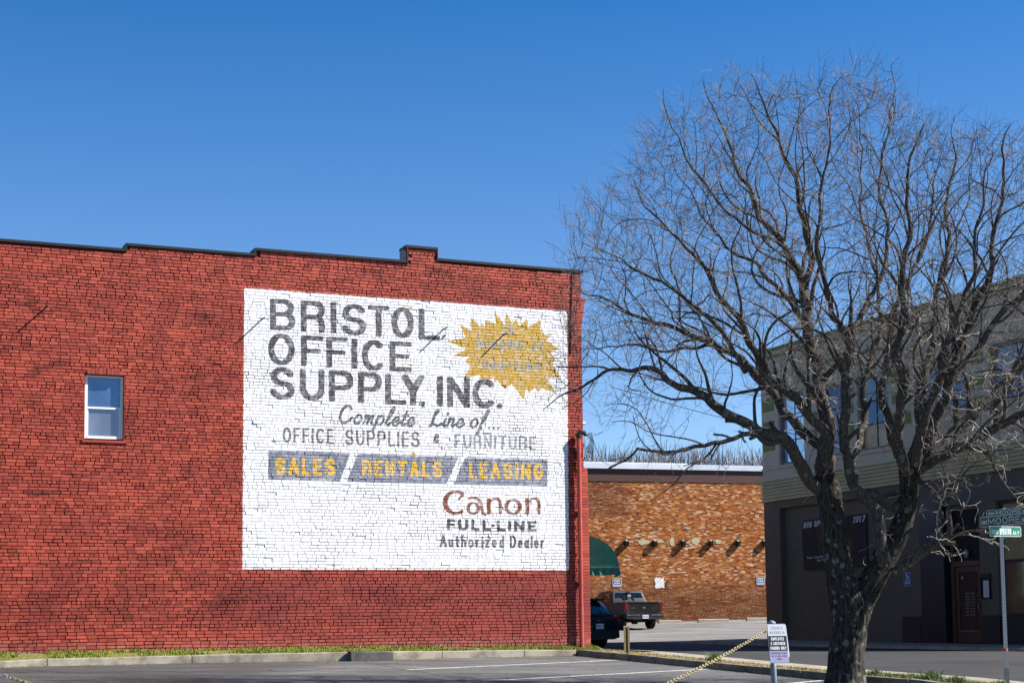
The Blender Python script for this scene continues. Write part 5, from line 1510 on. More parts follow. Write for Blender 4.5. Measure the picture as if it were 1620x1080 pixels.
# pickup ------------------------------------------------------------
def make_truck(X, Y, head):
    z0 = road_z(X, Y)
    T = thing('pickup_truck', 'dark brown-black crew cab pickup parked tail towards the street by the orange wall', 'pickup truck', (X, Y, z0), head)
    lo = lambda w, zb, zt: [(w * .86, zb), (w, zb + .16), (w, zt - .12), (w * .965, zt)]
    loft(T, 'body', m_tr, [(-1.2, lo(.97, .62, 1.30)), (-1.12, lo(1.0, .58, 1.34)), (.7, lo(1.0, .52, 1.34)), (2.9, lo(1.0, .50, 1.30)), (3.1, lo(1.0, .5, 1.28)), (4.3, lo(.98, .5, 1.20)), (4.62, lo(.9, .55, 1.08))])
    cab = lambda w0, w1, zt: [(w0, 1.22), (w0 * .995, 1.34), (w1, zt - .06), (w1 * .9, zt)]
    loft(T, 'cab', m_tr, [(.62, cab(.96, .88, 1.36)), (.80, cab(.96, .82, 1.90)), (1.3, cab(.96, .81, 1.95)), (2.4, cab(.96, .80, 1.94)), (2.75, cab(.96, .80, 1.88)), (3.3, cab(.96, .93, 1.38))])
    # glass : rear window, side windows
    mb = MB(); 
    mb.add([(.648, -.80, 1.42), (.648, .80, 1.42), (.765, .70, 1.84), (.765, -.70, 1.84)], [(0, 1, 2, 3)]); mb.build('rear_window', m_vg, T)
    MB().box(.63, -.27, 1.40, .66, -.245, 1.84).box(.63, .245, 1.40, .66, .27, 1.84).build('window_bars', m_plas, T)
    MB().box(.66, -.12, 1.86, .76, .12, 1.92).build('brake_lamp', m_chr, T)
    MB().box(.60, -.09, 1.62, .62, .09, 1.74).build('painted_glint', m_alu, T)  # pale plate standing for the bright reflection in the rear window
    for s in (1, -1):
        mb = MB(); g0 = lambda x, z: (x, s * (.962 - (z - 1.34) * .27 + .004), z)
        mb.add([g0(.95, 1.42), g0(1.75, 1.42), g0(1.72, 1.82), g0(1.02, 1.82)], [(0, 1, 2, 3)]); mb.add([g0(1.82, 1.42), g0(2.95, 1.42), g0(2.62, 1.82), g0(1.82, 1.82)], [(0, 1, 2, 3)]); mb.build('side_windows', m_vg, T)
        MB().box(2.85, s * 1.02, 1.32, 3.0, s * 1.26, 1.58).box(2.88, s * .96, 1.36, 2.93, s * 1.05, 1.42).build('side_mirror', m_plas, T)
        for x in (1.35, 2.5): MB().box(x, s * 1.0, 1.12, x + .14, s * 1.03, 1.15).build('door_handle', m_plas, T)
        MB().box(-1.215, s * .84, .90, -1.10, s * 1.012, 1.27).build('taillight', m_tail if s > 0 else m_tail, T)
        wheel(T, 0, s * .86, .42, .27, s); wheel(T, 3.68, s * .86, .42, .27, s)
        mb = MB(); n = 12
        mb.prism([(.52 * math.cos(math.pi * k / n) , .44 + .52 * math.sin(math.pi * k / n)) for k in range(n + 1)], 'y', s * .93, s * 1.004); mb.build('wheel_arch', m_plas, T)
    MB().box(-1.20, -.80, .72, -1.17, .80, 1.32).box(-1.225, -.82, 1.30, -1.08, .82, 1.36).build('tailgate', m_tr, T)
    MB().prism([(-.10, 1.05), (-.05, 1.09), (.05, 1.09), (.10, 1.05), (.05, 1.01), (-.05, 1.01)], 'x', -1.215, -1.20).build('emblem', m_chr, T)
    MB().box(-1.212, .48, 1.02, -1.202, .72, 1.06).build('badge', m_chr, T)
    MB().prism([(-1.0, .52), (-1.0, .68), (-.93, .74), (.93, .74), (1.0, .68), (1.0, .52), (.6, .48), (-.6, .48)], 'x', -1.36, -1.12).build('bumper', m_plas, T)
    MB().box(-1.375, -.98, .66, -1.362, -.30, .72).box(-1.375, .30, .66, -1.362, .98, .72).build('bumper_trim', m_chr, T)
    mb = MB(); mb.quad((-1.378, .17, .52), (-1.378, -.17, .52), (-1.378, -.17, .70), (-1.378, .17, .70)); mb.build('number_plate', print_mat('truck_plate', plate_canvas('TN 482')), T)
    mb = MB(); mb.tube([(0, -.7, .42), (0, .7, .42)], .07, 8); mb.tube([(0, -.12, .42), (0, .12, .42)], .18, 10); mb.tube([(-1.3, -.55, .42), (.5, -.5, .42)], .04, 6); mb.box(-.9, -.45, .45, 3.8, -.35, .6); mb.box(-.9, .35, .45, 3.8, .45, .6); mb.build('chassis', m_plas, T)
    return T
make_truck(*(lambda p: (p.x, p.y))(at(1004, 990, 82.6)), math.atan2(.944, -.33))
# dark crossover -----------------------------------------------------
def make_suv(X, Y, head):
    z0 = road_z(X, Y)
    T = thing('parked_suv', 'dark blue crossover half hidden behind the red building corner', 'car', (X, Y, z0), head)
    R1 = lambda w, zb, zm, zt, wt: [(w * .85, zb), (w * .98, zb + .12), (w, zm), (w * .985, zt), (wt, zt + .02)]
    loft(T, 'body', m_sv, [(-.98, R1(.72, .42, .60, .86, .6)), (-.92, R1(.86, .36, .62, .98, .78)), (-.7, R1(.92, .30, .66, 1.04, .84)), (.3, R1(.93, .27, .66, 1.05, .84)), (2.2, R1(.93, .27, .64, 1.0, .84)), (3.0, R1(.92, .27, .62, .96, .8)), (3.5, R1(.82, .32, .58, .80, .6)), (3.6, R1(.70, .40, .55, .70, .5))])
    K = lambda w0, w1, z: [(w0, .98), (w0 * .99, 1.06), ((w0 + w1) / 2, (z + 1.06) / 2), (w1, z - .07), (w1 * .75, z)]
    loft(T, 'cabin', m_vg, [(-.80, K(.80, .74, 1.10)), (-.55, K(.84, .68, 1.36)), (-.30, K(.85, .66, 1.545)), (.5, K(.85, .66, 1.585)), (1.3, K(.85, .66, 1.56)), (1.7, K(.84, .68, 1.44)), (2.35, K(.80, .76, 1.10))])
    loft(T, 'roof', m_sv, [(-.52, [(.60, 1.53), (.66, 1.55), (.60, 1.575), (.3, 1.59)]), (.5, [(.60, 1.56), (.67, 1.575), (.6, 1.61), (.3, 1.62)]), (1.3, [(.60, 1.54), (.66, 1.555), (.6, 1.58), (.3, 1.59)])])
    for s in (1, -1):
        mb = MB(); mb.prism([(.45, .90), (.86, .93), (.89, .99), (.60, 1.02), (.45, .98)] if s > 0 else [(-.45, .90), (-.45, .98), (-.60, 1.02), (-.89, .99), (-.86, .93)], 'x', -.985, -.80); mb.build('taillight', m_tail, T)
        wheel(T, 0, s * .80, .35, .23, s); wheel(T, 2.7, s * .80, .35, .23, s)
        mb = MB(); mb.add([(.42, s * .925, 1.07), (-.62, s * .90, 1.09), (-.5, s * .93, 1.04)], [(0, 1, 2)]); mb.build('beltline', m_chr, T)
        MB().prism([(.44 * math.cos(math.pi * k / 10), .36 + .44 * math.sin(math.pi * k / 10)) for k in range(11)], 'y', s * .86, s * .934).build('wheel_arch', m_plas, T)
    MB().prism([(-.82, .34), (-.80, .58), (.80, .58), (.82, .34), (.6, .28), (-.6, .28)], 'x', -1.02, -.90).build('bumper', m_plas, T)
    mb = MB(); mb.quad((-1.026, .16, .62), (-1.026, -.16, .62), (-1.026, -.16, .78), (-1.026, .16, .78)); mb.build('number_plate', print_mat('suv_plate', plate_canvas('7K3 21')), T)
    MB().box(-1.022, -.2, .60, -.96, .2, .80).build('plate_recess', m_plas, T)
    MB().prism([(-.06, .88), (0, .91), (.06, .88), (0, .85)], 'x', -.99, -.97).build('emblem', m_chr, T)
    return T
make_suv(*(lambda p: (p.x - .1, p.y))(at(922, 1010, 53.0)), math.atan2(.80, -.60))

# ------------------------------------------------------------------ street furniture
m_galv = simple('galvanised_steel', (.33, .34, .36), .45, .7, .2, 10, .2)
m_galv_s = simple('galvanised_sleeve', (.20, .21, .22), .5, .6, .2, 10, .2)
# street name sign
SY = 25.2
pb = at(1593.5, 1090, SY); ptop = at(1594.3, 840, SY)
zg = kerb_z(11.5) - .06
SP = thing('street_sign', 'galvanised street name pole with green name blades at the right edge', 'street sign', (pb.x, pb.y, zg))
H_ = ptop.z - zg
t = NT('perforated_post'); o_ = t.obj(); s_ = t.t.nodes.new('ShaderNodeSeparateXYZ'); t.link(o_, s_.inputs[0])
fr_ = t.math('FRACT', t.math('MULTIPLY', s_.outputs[2], 1 / .0254 * .5)); hole = t.math('MULTIPLY', t.math('LESS_THAN', t.math('ABSOLUTE', t.math('SUBTRACT', fr_, .5)), .2), t.math('LESS_THAN', t.math('ABSOLUTE', s_.outputs[0]), .007))
m_post = t.fin(t.mix(t.math('MULTIPLY', hole, .8), (.36, .37, .39), (.05, .05, .05)), .4, .6)
MB().box(-.024, -.024, 0, .024, .024, H_).build('post', m_post, SP).location = (0, 0, 0)
zs = at(1593.5, 1056, SY).z - zg
MB().box(-.031, -.031, -.2, .031, .031, zs).build('anchor_sleeve', m_galv_s, SP)
zb = at(1593.5, 1027, SY).z - zg
MB().tube([(0, 0, zb - .02), (0, 0, zb + .02)], .034, 8).build('red_tape_band', simple('orange_tape', (.4, .08, .04)), SP)
def blade(tx, sm, w, h, ang, zz, x0, nm, GRN, txw, block='1000', y=-.0, dirx=None):
    c_ = Canvas(int(600 * w / .76), 130, (.72, .74, .74, 1)); W = c_.w
    r = 16
    c_.rect(7, 7, W - 7, 123, GRN)
    c_.text(block, 28, 28 + 100, 44, 98, 9, (.62, .66, .64, 1), 0, 0, 1, .16)
    c_.text(tx, 150, W - (150 if sm else 30), 26, 106, txw, (.72, .75, .74, 1), 0, 0, 1, .26)
    if sm: c_.text(sm, W - 125, W - 30, 58, 104, 9, (.7, .74, .72, 1))
    e = bpy.data.objects.new(nm, None); 
    ca, sa = math.cos(ang), math.sin(ang)
    P_ = lambda a, b, z: (x0 + ca * a - sa * b, y + sa * a + ca * b, zz + z)
    mb = MB(); rr = .02
    prof = [(rr, 0), (w - rr, 0), (w - rr * .3, rr * .3), (w, rr), (w, h - rr), (w - rr * .3, h - rr * .3), (w - rr, h), (rr, h), (rr * .3, h - rr * .3), (0, h - rr), (0, rr), (rr * .3, rr * .3)]
    V = [P_(a, 0, z) for a, z in prof] + [P_(a, .004, z) for a, z in prof]; n = len(prof)
    UVf = tuple((a / w, z / h) for a, z in prof)
    fs = [tuple(range(n)), tuple(range(2 * n - 1, n - 1, -1))] + [(i, i + n, (i + 1) % n + n, (i + 1) % n) for i in range(n)]
    uvs = [UVf, tuple(reversed(UVf))] + [((0, 0),) * 4] * n
    mb.add(V, fs, .5, uvs); return mb.build(nm, print_mat(nm + tx.lower().replace(' ', '_'), c_, .35, .5), SP)
DG = (.010, .085, .055, 1)  # deep green, with the shade on blades turned from the sun painted in
def zof(py): return at(1590, py, SY).z - zg
angM = math.atan2(KD.y, KD.x); angW = math.atan2(D1.y, D1.x)
# MOORE blade runs along the street, the lower blade along the cross street
sc_ = SY / F
def place(pxl, ang, y_=0):   # x offset along blade so that the left end shows at pixel pxl
    k = ray(pxl, 830).x / ray(pxl, 830).y
    ca, sa = math.cos(ang), math.sin(ang)
    # pb + a*(ca,sa) has x/y = k
    return (k * pb.y - pb.x) / (ca - k * sa)
aM = place(1550.5, angM); aMr = place(1628, angM); aW = place(1564.5, angW); aWr = place(1614, angW)
blade('MOORE', 'ST', aMr - aM, .158, angM, zof(831), 0 + math.cos(angM) * aM, 'name_blade', DG, 9, '1000', math.sin(angM) * aM)
blade('WINSTON', 'ALY', aWr - aW, .158, angW, zof(848.3), 0 + math.cos(angW) * aW, 'name_blade', (.012, .20, .13, 1), 12, '500', math.sin(angW) * aW - .03)  # lighter green, sunlight on this blade put into its colour
aB = place(1563, angM + .12); aBr = place(1634, angM + .12)
blade('MOORE', 'ST', aBr - aB, .10, angM + .12, zof(815), math.cos(angM + .12) * aB, 'name_blade', DG, 9, '900', math.sin(angM + .12) * aB + .06)
mb = MB()
for px in (1589, 1612): 
    x = (at(px, 808, SY).x - pb.x); zz = zof(808)
    mb.tube([(x + .045 * math.cos(a), .0, zz + .045 * math.sin(a)) for a in [math.pi * k / 8 for k in range(9)]], .008, 5)
mb.build('scroll_bracket', m_galv, SP)

# private parking sign on a round post, with the yellow chain
PY = 19.1
pp = at(1227.5, 1090, PY); zl_ = lot_z(pp.x, pp.y)
PS = thing('parking_sign', 'small white and black customer parking sign on a grey post beside the yellow chain', 'sign', (pp.x, pp.y, zl_))
zt_ = at(1224, 980.5, PY).z - zl_
mb = MB(); mb.tube([(0, .06, -.1), (-.02, .06, zt_ - .06)], .034, 14); mb.build('post', simple('grey_painted_post', (.17, .19, .22), .45, .3, .15, 8), PS, smooth=True)
mb = MB(); mb.tube([(-.02, .06, zt_ - .06), (-.02, .06, zt_ - .055), (-.02, .06, zt_ - .02), (-.02, .06, zt_)], [.04, .05, .045, .012], 14); mb.build('post_cap', simple('blue_grey_cap', (.12, .15, .20), .5), PS, smooth=True)
cvp = Canvas(300, 540, (.72, .73, .76, 1))
cvp.text('FRENCH', 60, 240, 40, 82, 8, (.30, .31, .33, 1), 0, 0, 1, .25); cvp.text('MAGNOLIA', 30, 270, 100, 145, 8, (.30, .31, .33, 1), 0, 0, 1, .25)
cvp.rect(0, 168, 300, 372, (.012, .013, .016, 1))
for i, tx in enumerate(['EMPLOYEE', '& CUSTOMER', 'PARKING ONLY']): cvp.text(tx, 46 - i * 10, 252 + i * 12, 186 + i * 63, 230 + i * 63, 10, (.75, .76, .78, 1), 0, 0, 1, .2)
cvp.rect(0, 372, 300, 540, (.36, .40, .58, 1))
for i, (tx, a, b) in enumerate([('VIOLATORS WILL BE TOWED', 28, 272), ('AWAY AT VEHICLE OWNERS', 28, 272), ('EXPENSE', 110, 190)]): cvp.text(tx, a, b, 392 + i * 40, 416 + i * 40, 6, (.14, .03, .12, 1) if i != 1 else (.35, .03, .08, 1), 0, 0, 1, .2)
cvp.rect(0, 0, 300, 7, (.1, .12, .2, 1)); cvp.rect(0, 0, 7, 540, (.1, .12, .2, 1)); cvp.rect(293, 0, 300, 540, (.5, .5, .5, 1)); cvp.rect(0, 533, 300, 540, (.1, .12, .25, 1))
sw, sh = .235, .455
ang = math.radians(14)
ctr = at(1230.8, 1017, PY - .05) - Vector((pp.x, pp.y, zl_))
tl = math.radians(3.8)
def SPt(a, b, y):
    # a across, b up, leaning slightly clockwise; turned a little about the post
    X = a * math.cos(tl) - b * -math.sin(-tl); Z = b * math.cos(tl) + a * math.sin(-tl) * -1 * 0 
    X = a + (-b) * math.sin(tl); Z = b * math.cos(tl) - a * .0
    return (ctr.x + X * math.cos(ang), ctr.y + y + X * math.sin(ang), ctr.z + Z)
prof = [(-sw / 2, -sh / 2), (sw / 2, -sh / 2), (sw / 2, sh / 2 - .02), (sw / 2 - .02, sh / 2), (-sw / 2, sh / 2)]
mb = MB(); V = [SPt(a, b, 0) for a, b in prof] + [SPt(a, b, .006) for a, b in prof]; n = 5
mb.add(V, [tuple(range(n)), tuple(range(2 * n - 1, n - 1, -1))] + [(i, i + n, (i + 1) % n + n, (i + 1) % n) for i in range(n)], .5,
       [tuple(((a + sw / 2) / sw, (b + sh / 2) / sh) for a, b in prof)] + [tuple((0, 0) for _ in range(n))] + [((0, 0),) * 4] * n)
mb.build('sign_face', print_mat('parking_sign', cvp, .35, .4), PS)
# turned-back edges of the sheet
mb = MB(); V = [SPt(sw / 2, -sh / 2 + .06, 0), SPt(sw / 2 + .018, -sh / 2 + .08, .03), SPt(sw / 2 + .006, sh / 2 - .03, .03), SPt(sw / 2, sh / 2 - .03, 0)]
mb.add(V, [(0, 1, 2, 3)]); mb.build('bent_edge', m_alu, PS)

m_chain = simple('yellow_chain', (.28, .225, .11), .55, .2, .35, 30, .2)
def chain(label, a, b, sag, n_sub, link=.030, wire=.0042):
    root = thing('barrier_chain', label, 'chain', a)
    L = (b - a).length; n = int(L / (link * .84))
    u_prev = None
    # one shared link mesh, long axis x, in the xz plane
    def link_mesh():
        pts = []; hw = link * .28; hl = link * .5
        for k in range(10):
            t_ = 2 * math.pi * k / 10; c, s = math.cos(t_), math.sin(t_)
            pts.append((hl * .45 * (1 if c > 0 else -1) + hw * c if abs(c) > .1 else 0, 0, hw * s * 1.3))
        pts = [((hl - hw) * (1 if c >= 0 else -1) + hw * c, 0, hw * s) for c, s in [(math.cos(2 * math.pi * (k + .5) / 10), math.sin(2 * math.pi * (k + .5) / 10)) for k in range(10)]]
        V = []; Fc = []; m = 5
        for i in range(10):
            p = Vector(pts[i]); q = Vector(pts[(i + 1) % 10]); o_ = Vector(pts[i - 1]); t_ = (q - o_).normalized(); up = Vector((0, 1, 0)); sd = t_.cross(up).normalized()
            for k in range(m): th = 2 * math.pi * k / m; V.append(p + (sd * math.cos(th) + up * math.sin(th)) * wire)
        for i in range(10):
            for k in range(m): Fc.append((i * m + k, i * m + (k + 1) % m, ((i + 1) % 10) * m + (k + 1) % m, ((i + 1) % 10) * m + k))
        me = bpy.data.meshes.new('link'); me.from_pydata([tuple(v) for v in V], [], Fc); me.materials.append(m_chain); return me
    me = link_mesh()
    pos = lambda t_: a.lerp(b, t_) + Vector((0, 0, -4 * sag * t_ * (1 - t_)))
    for i in range(n):
        t0 = (i + .5) / n; p = pos(t0); d = (pos(min(1, t0 + .5 / n)) - pos(max(0, t0 - .5 / n)))
        q = d.to_track_quat('X', 'Z').to_matrix().to_4x4()
        roll = Matrix.Rotation(math.radians(45 if i % 2 else -45) + random.uniform(-.3, .3), 4, 'X')
        if i < 290:
            o = bpy.data.objects.new('link', me); C.link(o); o.parent = root
            o.matrix_local = Matrix.Translation(p - a) @ q @ roll
    return root
ca = at(1213, 996.5, PY); cb_ = at(1040, 1080.5, 16.4); dd = (cb_ - ca)
chain('yellow chain hanging from the customer parking sign down to the lower edge of the lot', ca, ca + dd * 1.55, .05, 0, link=.050, wire=.0042)
# left chain and its post
LP = thing('chain_post', 'white post with a bolted hook at the bottom left corner', 'post', at(-6.5, 1080, 15.0) - Vector((0, 0, .25)))
lpz = at(-6.5, 1052, 15.0).z - LP.location.z
MB().tube([(0, 0, -1.2), (0, 0, lpz)], .03, 12).build('post_tube', m_vinyl, LP, smooth=True)
hk = at(10, 1068, 15.0) - LP.location
mb = MB(); mb.tube([(0, 0, hk.z), (hk.x, -.02, hk.z)], .008, 6); mb.tube([(hk.x, -.02, hk.z - .02), (hk.x + .005, -.025, hk.z + .012)], .018, 8); mb.build('hook_bolt', m_galv, LP)
c0 = at(17, 1071, 15.0); c1 = at(57, 1080.5, 14.8)
chain('short yellow chain leaving the bolted hook at the bottom left corner', c0, c0 + (c1 - c0) * 3.2, .02, 0, link=.045, wire=.0065)
# yellow channel post
by = 35.4; bp = at(992, 1031.5, by); bt = at(992, 990.5, by)
zb0 = bp.z
BP = thing('yellow_post', 'short faded yellow channel post on the verge beside the red building corner', 'post', (bp.x, bp.y, zb0))
m_yel = simple('faded_yellow_paint', (.62, .47, .20), .7, 0, .3, 12)
hh = bt.z - bp.z
MB().box(-.060, 0, -.1, -.018, .07, hh).build('flange', m_yel, BP); MB().box(.022, 0, -.1, .062, .07, hh).build('flange', m_yel, BP)
MB().box(-.018, .045, -.1, .022, .065, hh - .01).build('web', simple('dark_channel', (.07, .05, .03), .8), BP)

# ------------------------------------------------------------------ overhead wires
def wire(p0, p1, sag, label, r=.011):
    o = bpy.data.objects.new('x', None)
    n = 24; mb = MB(); mb.tube([p0.lerp(p1, i / n) - Vector((0, 0, 4 * sag * (i / n) * (1 - i / n))) for i in range(n + 1)], r, 5)
    bpy.data.objects.remove(o)
    w_ = mb.build('overhead_wire', m_cable, None); tag(w_, label, 'wire'); return w_
wire(at(921.5, 574, 37.6), FB.w(FB.x(1340, 632), -.05, FB.z(1340, 632)), .25, 'thin overhead wire from the red building corner to the grey building, upper one')
wire(at(968, 612, 47), FB.w(FB.x(1330, 700), -.05, FB.z(1330, 700)), .12, 'lower overhead wire slanting down to the grey building behind the limbs', .013)
wire(FB.w(FB.x(1296, 617), -.9, FB.z(1296, 617, -.9)), FB.w(FB.x(1700, 600), -.9, FB.z(1700, 600, -.9)), .05, 'pale wire running along the upper windows of the grey building', .012)

# ------------------------------------------------------------------ distant bare wood above the far roof
def np_tubes(polys, sides):
    """polys: list of (pts(k,3), radii(k)) all with the same k -> V, F"""
    Pn = np.array([p for p, r in polys]); Rn = np.array([r for p, r in polys]); n, k, _ = Pn.shape
    T = np.empty_like(Pn); T[:, 1:-1] = Pn[:, 2:] - Pn[:, :-2]; T[:, 0] = Pn[:, 1] - Pn[:, 0]; T[:, -1] = Pn[:, -1] - Pn[:, -2]
    T /= np.linalg.norm(T, axis=2, keepdims=True) + 1e-9
    ref = np.where(np.abs(T[:, :1, 2:3]) < .9, np.array([0, 0, 1.0]), np.array([1.0, 0, 0])); ref = np.broadcast_to(ref, T.shape)
    S = np.cross(T, ref); S /= np.linalg.norm(S, axis=2, keepdims=True) + 1e-9; U = np.cross(T, S)
    an = np.arange(sides) * 2 * np.pi / sides
    V = Pn[:, :, None, :] + Rn[:, :, None, None] * (S[:, :, None, :] * np.cos(an)[None, None, :, None] + U[:, :, None, :] * np.sin(an)[None, None, :, None])
    V = V.reshape(-1, 3)
    base = (np.arange(n)[:, None, None] * k * sides) + (np.arange(k - 1)[None, :, None] * sides)
    s = np.arange(sides)[None, None, :]; s1 = (s + 1) % sides
    Fq = np.stack([base + s, base + s1, base + s1 + sides, base + s + sides], -1).reshape(-1, 4)
    return V, Fq
m_wood = simple('distant_twigs', (.21, .17, .15), .9)
r = np.random.default_rng(12); polys = []
for i in range(5200):
    X = r.uniform(-14, 36); Y = r.uniform(128, 150)
    ztop = at(1065, 733, 128).z
    h0 = ztop - 6; hp = ztop + 1.3 + 1.1 * noise.noise(Vector((X * .12, Y * .1, 0))) + r.normal(0, .45)
    l = r.uniform(.8, 2.2); zz = hp - l; p = np.array([X, Y, zz]); d = np.array([r.normal(0, .30), r.normal(0, .3), 1.0]); pts = [p]
    for k in range(3): p = p + d * l / 3; d = d + np.array([r.normal(0, .15), r.normal(0, .15), 0]); pts.append(p)
    polys.append((pts, [.03, .024, .016, .008]))
for i in range(160):
    X = r.uniform(-14, 36); Y = r.uniform(128, 150); zt1 = ztop + .6; z0 = 2.0
    for b in range(10):
        p = np.array([X, Y, z0]); e = np.array([X + r.normal(0, 1.6), Y + r.normal(0, 1.5), zt1 + r.normal(0, .5)])
        polys.append(([p, p * .65 + e * .35 * np.array([1, 1, 1]), p * .3 + e * .7, e], [.12, .10, .06, .02]))
V, Fq = np_tubes(polys, 3)
tag(np_mesh('bare_woodland', V, Fq, m_wood), kind='stuff')

# ------------------------------------------------------------------ the big bare tree
TY = 26.4
PXM = F / TY   # px per metre at the tree
def T3(px, py, d=0.0): return at(px, py, TY + d)
def bark(name, c0, c1, lichen=True, sc=1.0):
    t = NT(name); o = t.obj()
    n1 = t.noise(t.xyz(o, 1, 1, .25), 26 * sc, 5, .7); n2 = t.noise(o, 3, 4, .6); n3 = t.noise(o, 90, 3, .6)
    c = t.mix(t.map(n1, .38, .62), c0, c1)
    c = t.mix(t.map(n2, .5, .75, 0, .35), c, (.07, .075, .045))
    if lichen:
        vo = t.t.nodes.new('ShaderNodeTexVoronoi'); vo.inputs['Scale'].default_value = 9; vo.inputs['Randomness'].default_value = 1
        ds = t.t.nodes.new('ShaderNodeVectorMath'); ds.operation = 'ADD'; t.link(o, ds.inputs[0])
        nn = t.t.nodes.new('ShaderNodeTexNoise'); nn.inputs['Scale'].default_value = 14; sc2 = t.t.nodes.new('ShaderNodeVectorMath'); sc2.operation = 'SCALE'; sc2.inputs['Scale'].default_value = .06
        t.link(nn.outputs['Color'], sc2.inputs[0]); t.link(o, nn.inputs['Vector']); t.link(sc2.outputs[0], ds.inputs[1]); t.link(ds.outputs[0], vo.inputs['Vector'])
        sel = t.math('GREATER_THAN', n2, .46); wv = t.t.nodes.new('ShaderNodeSeparateColor'); t.link(vo.outputs['Color'], wv.inputs[0])
        rad = t.math('MULTIPLY', wv.outputs[0], .50)
        spot = t.math('MULTIPLY', t.math('LESS_THAN', vo.outputs['Distance'], rad), t.math('GREATER_THAN', wv.outputs[1], .25))
        spot = t.math('MULTIPLY', spot, sel)
        c = t.mix(t.math('MULTIPLY', spot, .65), c, (.17, .172, .165))
    h = t.math('ADD', n1, t.math('MULTIPLY', n3, .3)); t.bump(h, .9, .02)
    return t.fin(c, .9, spec=.15)
m_bark = bark('trunk_bark', (.007, .006, .005), (.062, .052, .041))
m_limb = bark('limb_bark', (.016, .013, .011), (.12, .102, .085), True, 2)
m_twig = simple('twig_bark', (.16, .13, .11), .8, 0, .35, 5, 0)
TR = thing('bare_tree', 'large leafless street tree with lichen spotted forked trunk in front of the grey building', 'tree', T3(1338, 1088))
TR0 = TR.location.copy()

def smooth_path(P, R, step):
    P = [Vector(p) for p in P]
    Q = [P[0]] + P + [P[-1]]; Rr = [R[0]] + list(R) + [R[-1]]; out = []; ro = []
    for i in range(1, len(Q) - 2):
        L = (Q[i + 1] - Q[i]).length; n = max(1, int(L / step))
        for k in range(n):
            t_ = k / n; a, b, c, d = Q[i - 1:i + 3]
            out.append(.5 * ((2 * b) + (c - a) * t_ + (2 * a - 5 * b + 4 * c - d) * t_ ** 2 + (3 * b - a - 3 * c + d) * t_ ** 3)); ro.append(Rr[i] * (1 - t_) + Rr[i + 1] * t_)
    out.append(P[-1]); ro.append(R[-1])
    return out, ro
sil = [(868, 640), (880, 560), (905, 470), (890, 385), (930, 335), (985, 305), (1015, 250), (1045, 195), (1062, 165), (1100, 190), (1140, 150), (1188, 125), (1230, 160), (1275, 135), (1330, 130), (1405, 135), (1435, 180), (1480, 225), (1540, 205), (1600, 210), (1680, 230), (1760, 265), (1830, 330), (1860, 450), (1850, 560), (1790, 650), (1700, 700), (1600, 720), (1540, 790), (1500, 800), (1440, 640), (1380, 600), (1300, 640), (1240, 620), (1180, 660), (1120, 650), (1060, 720), (1000, 730), (930, 700), (900, 660)]
def inpoly(x, y, P):
    c = False
    for (ax, ay), (bx, by) in zip(P, P[1:] + P[:1]):
        if (ay > y) != (by > y) and x < (bx - ax) * (y - ay) / (by - ay) + ax: c = not c
    return c
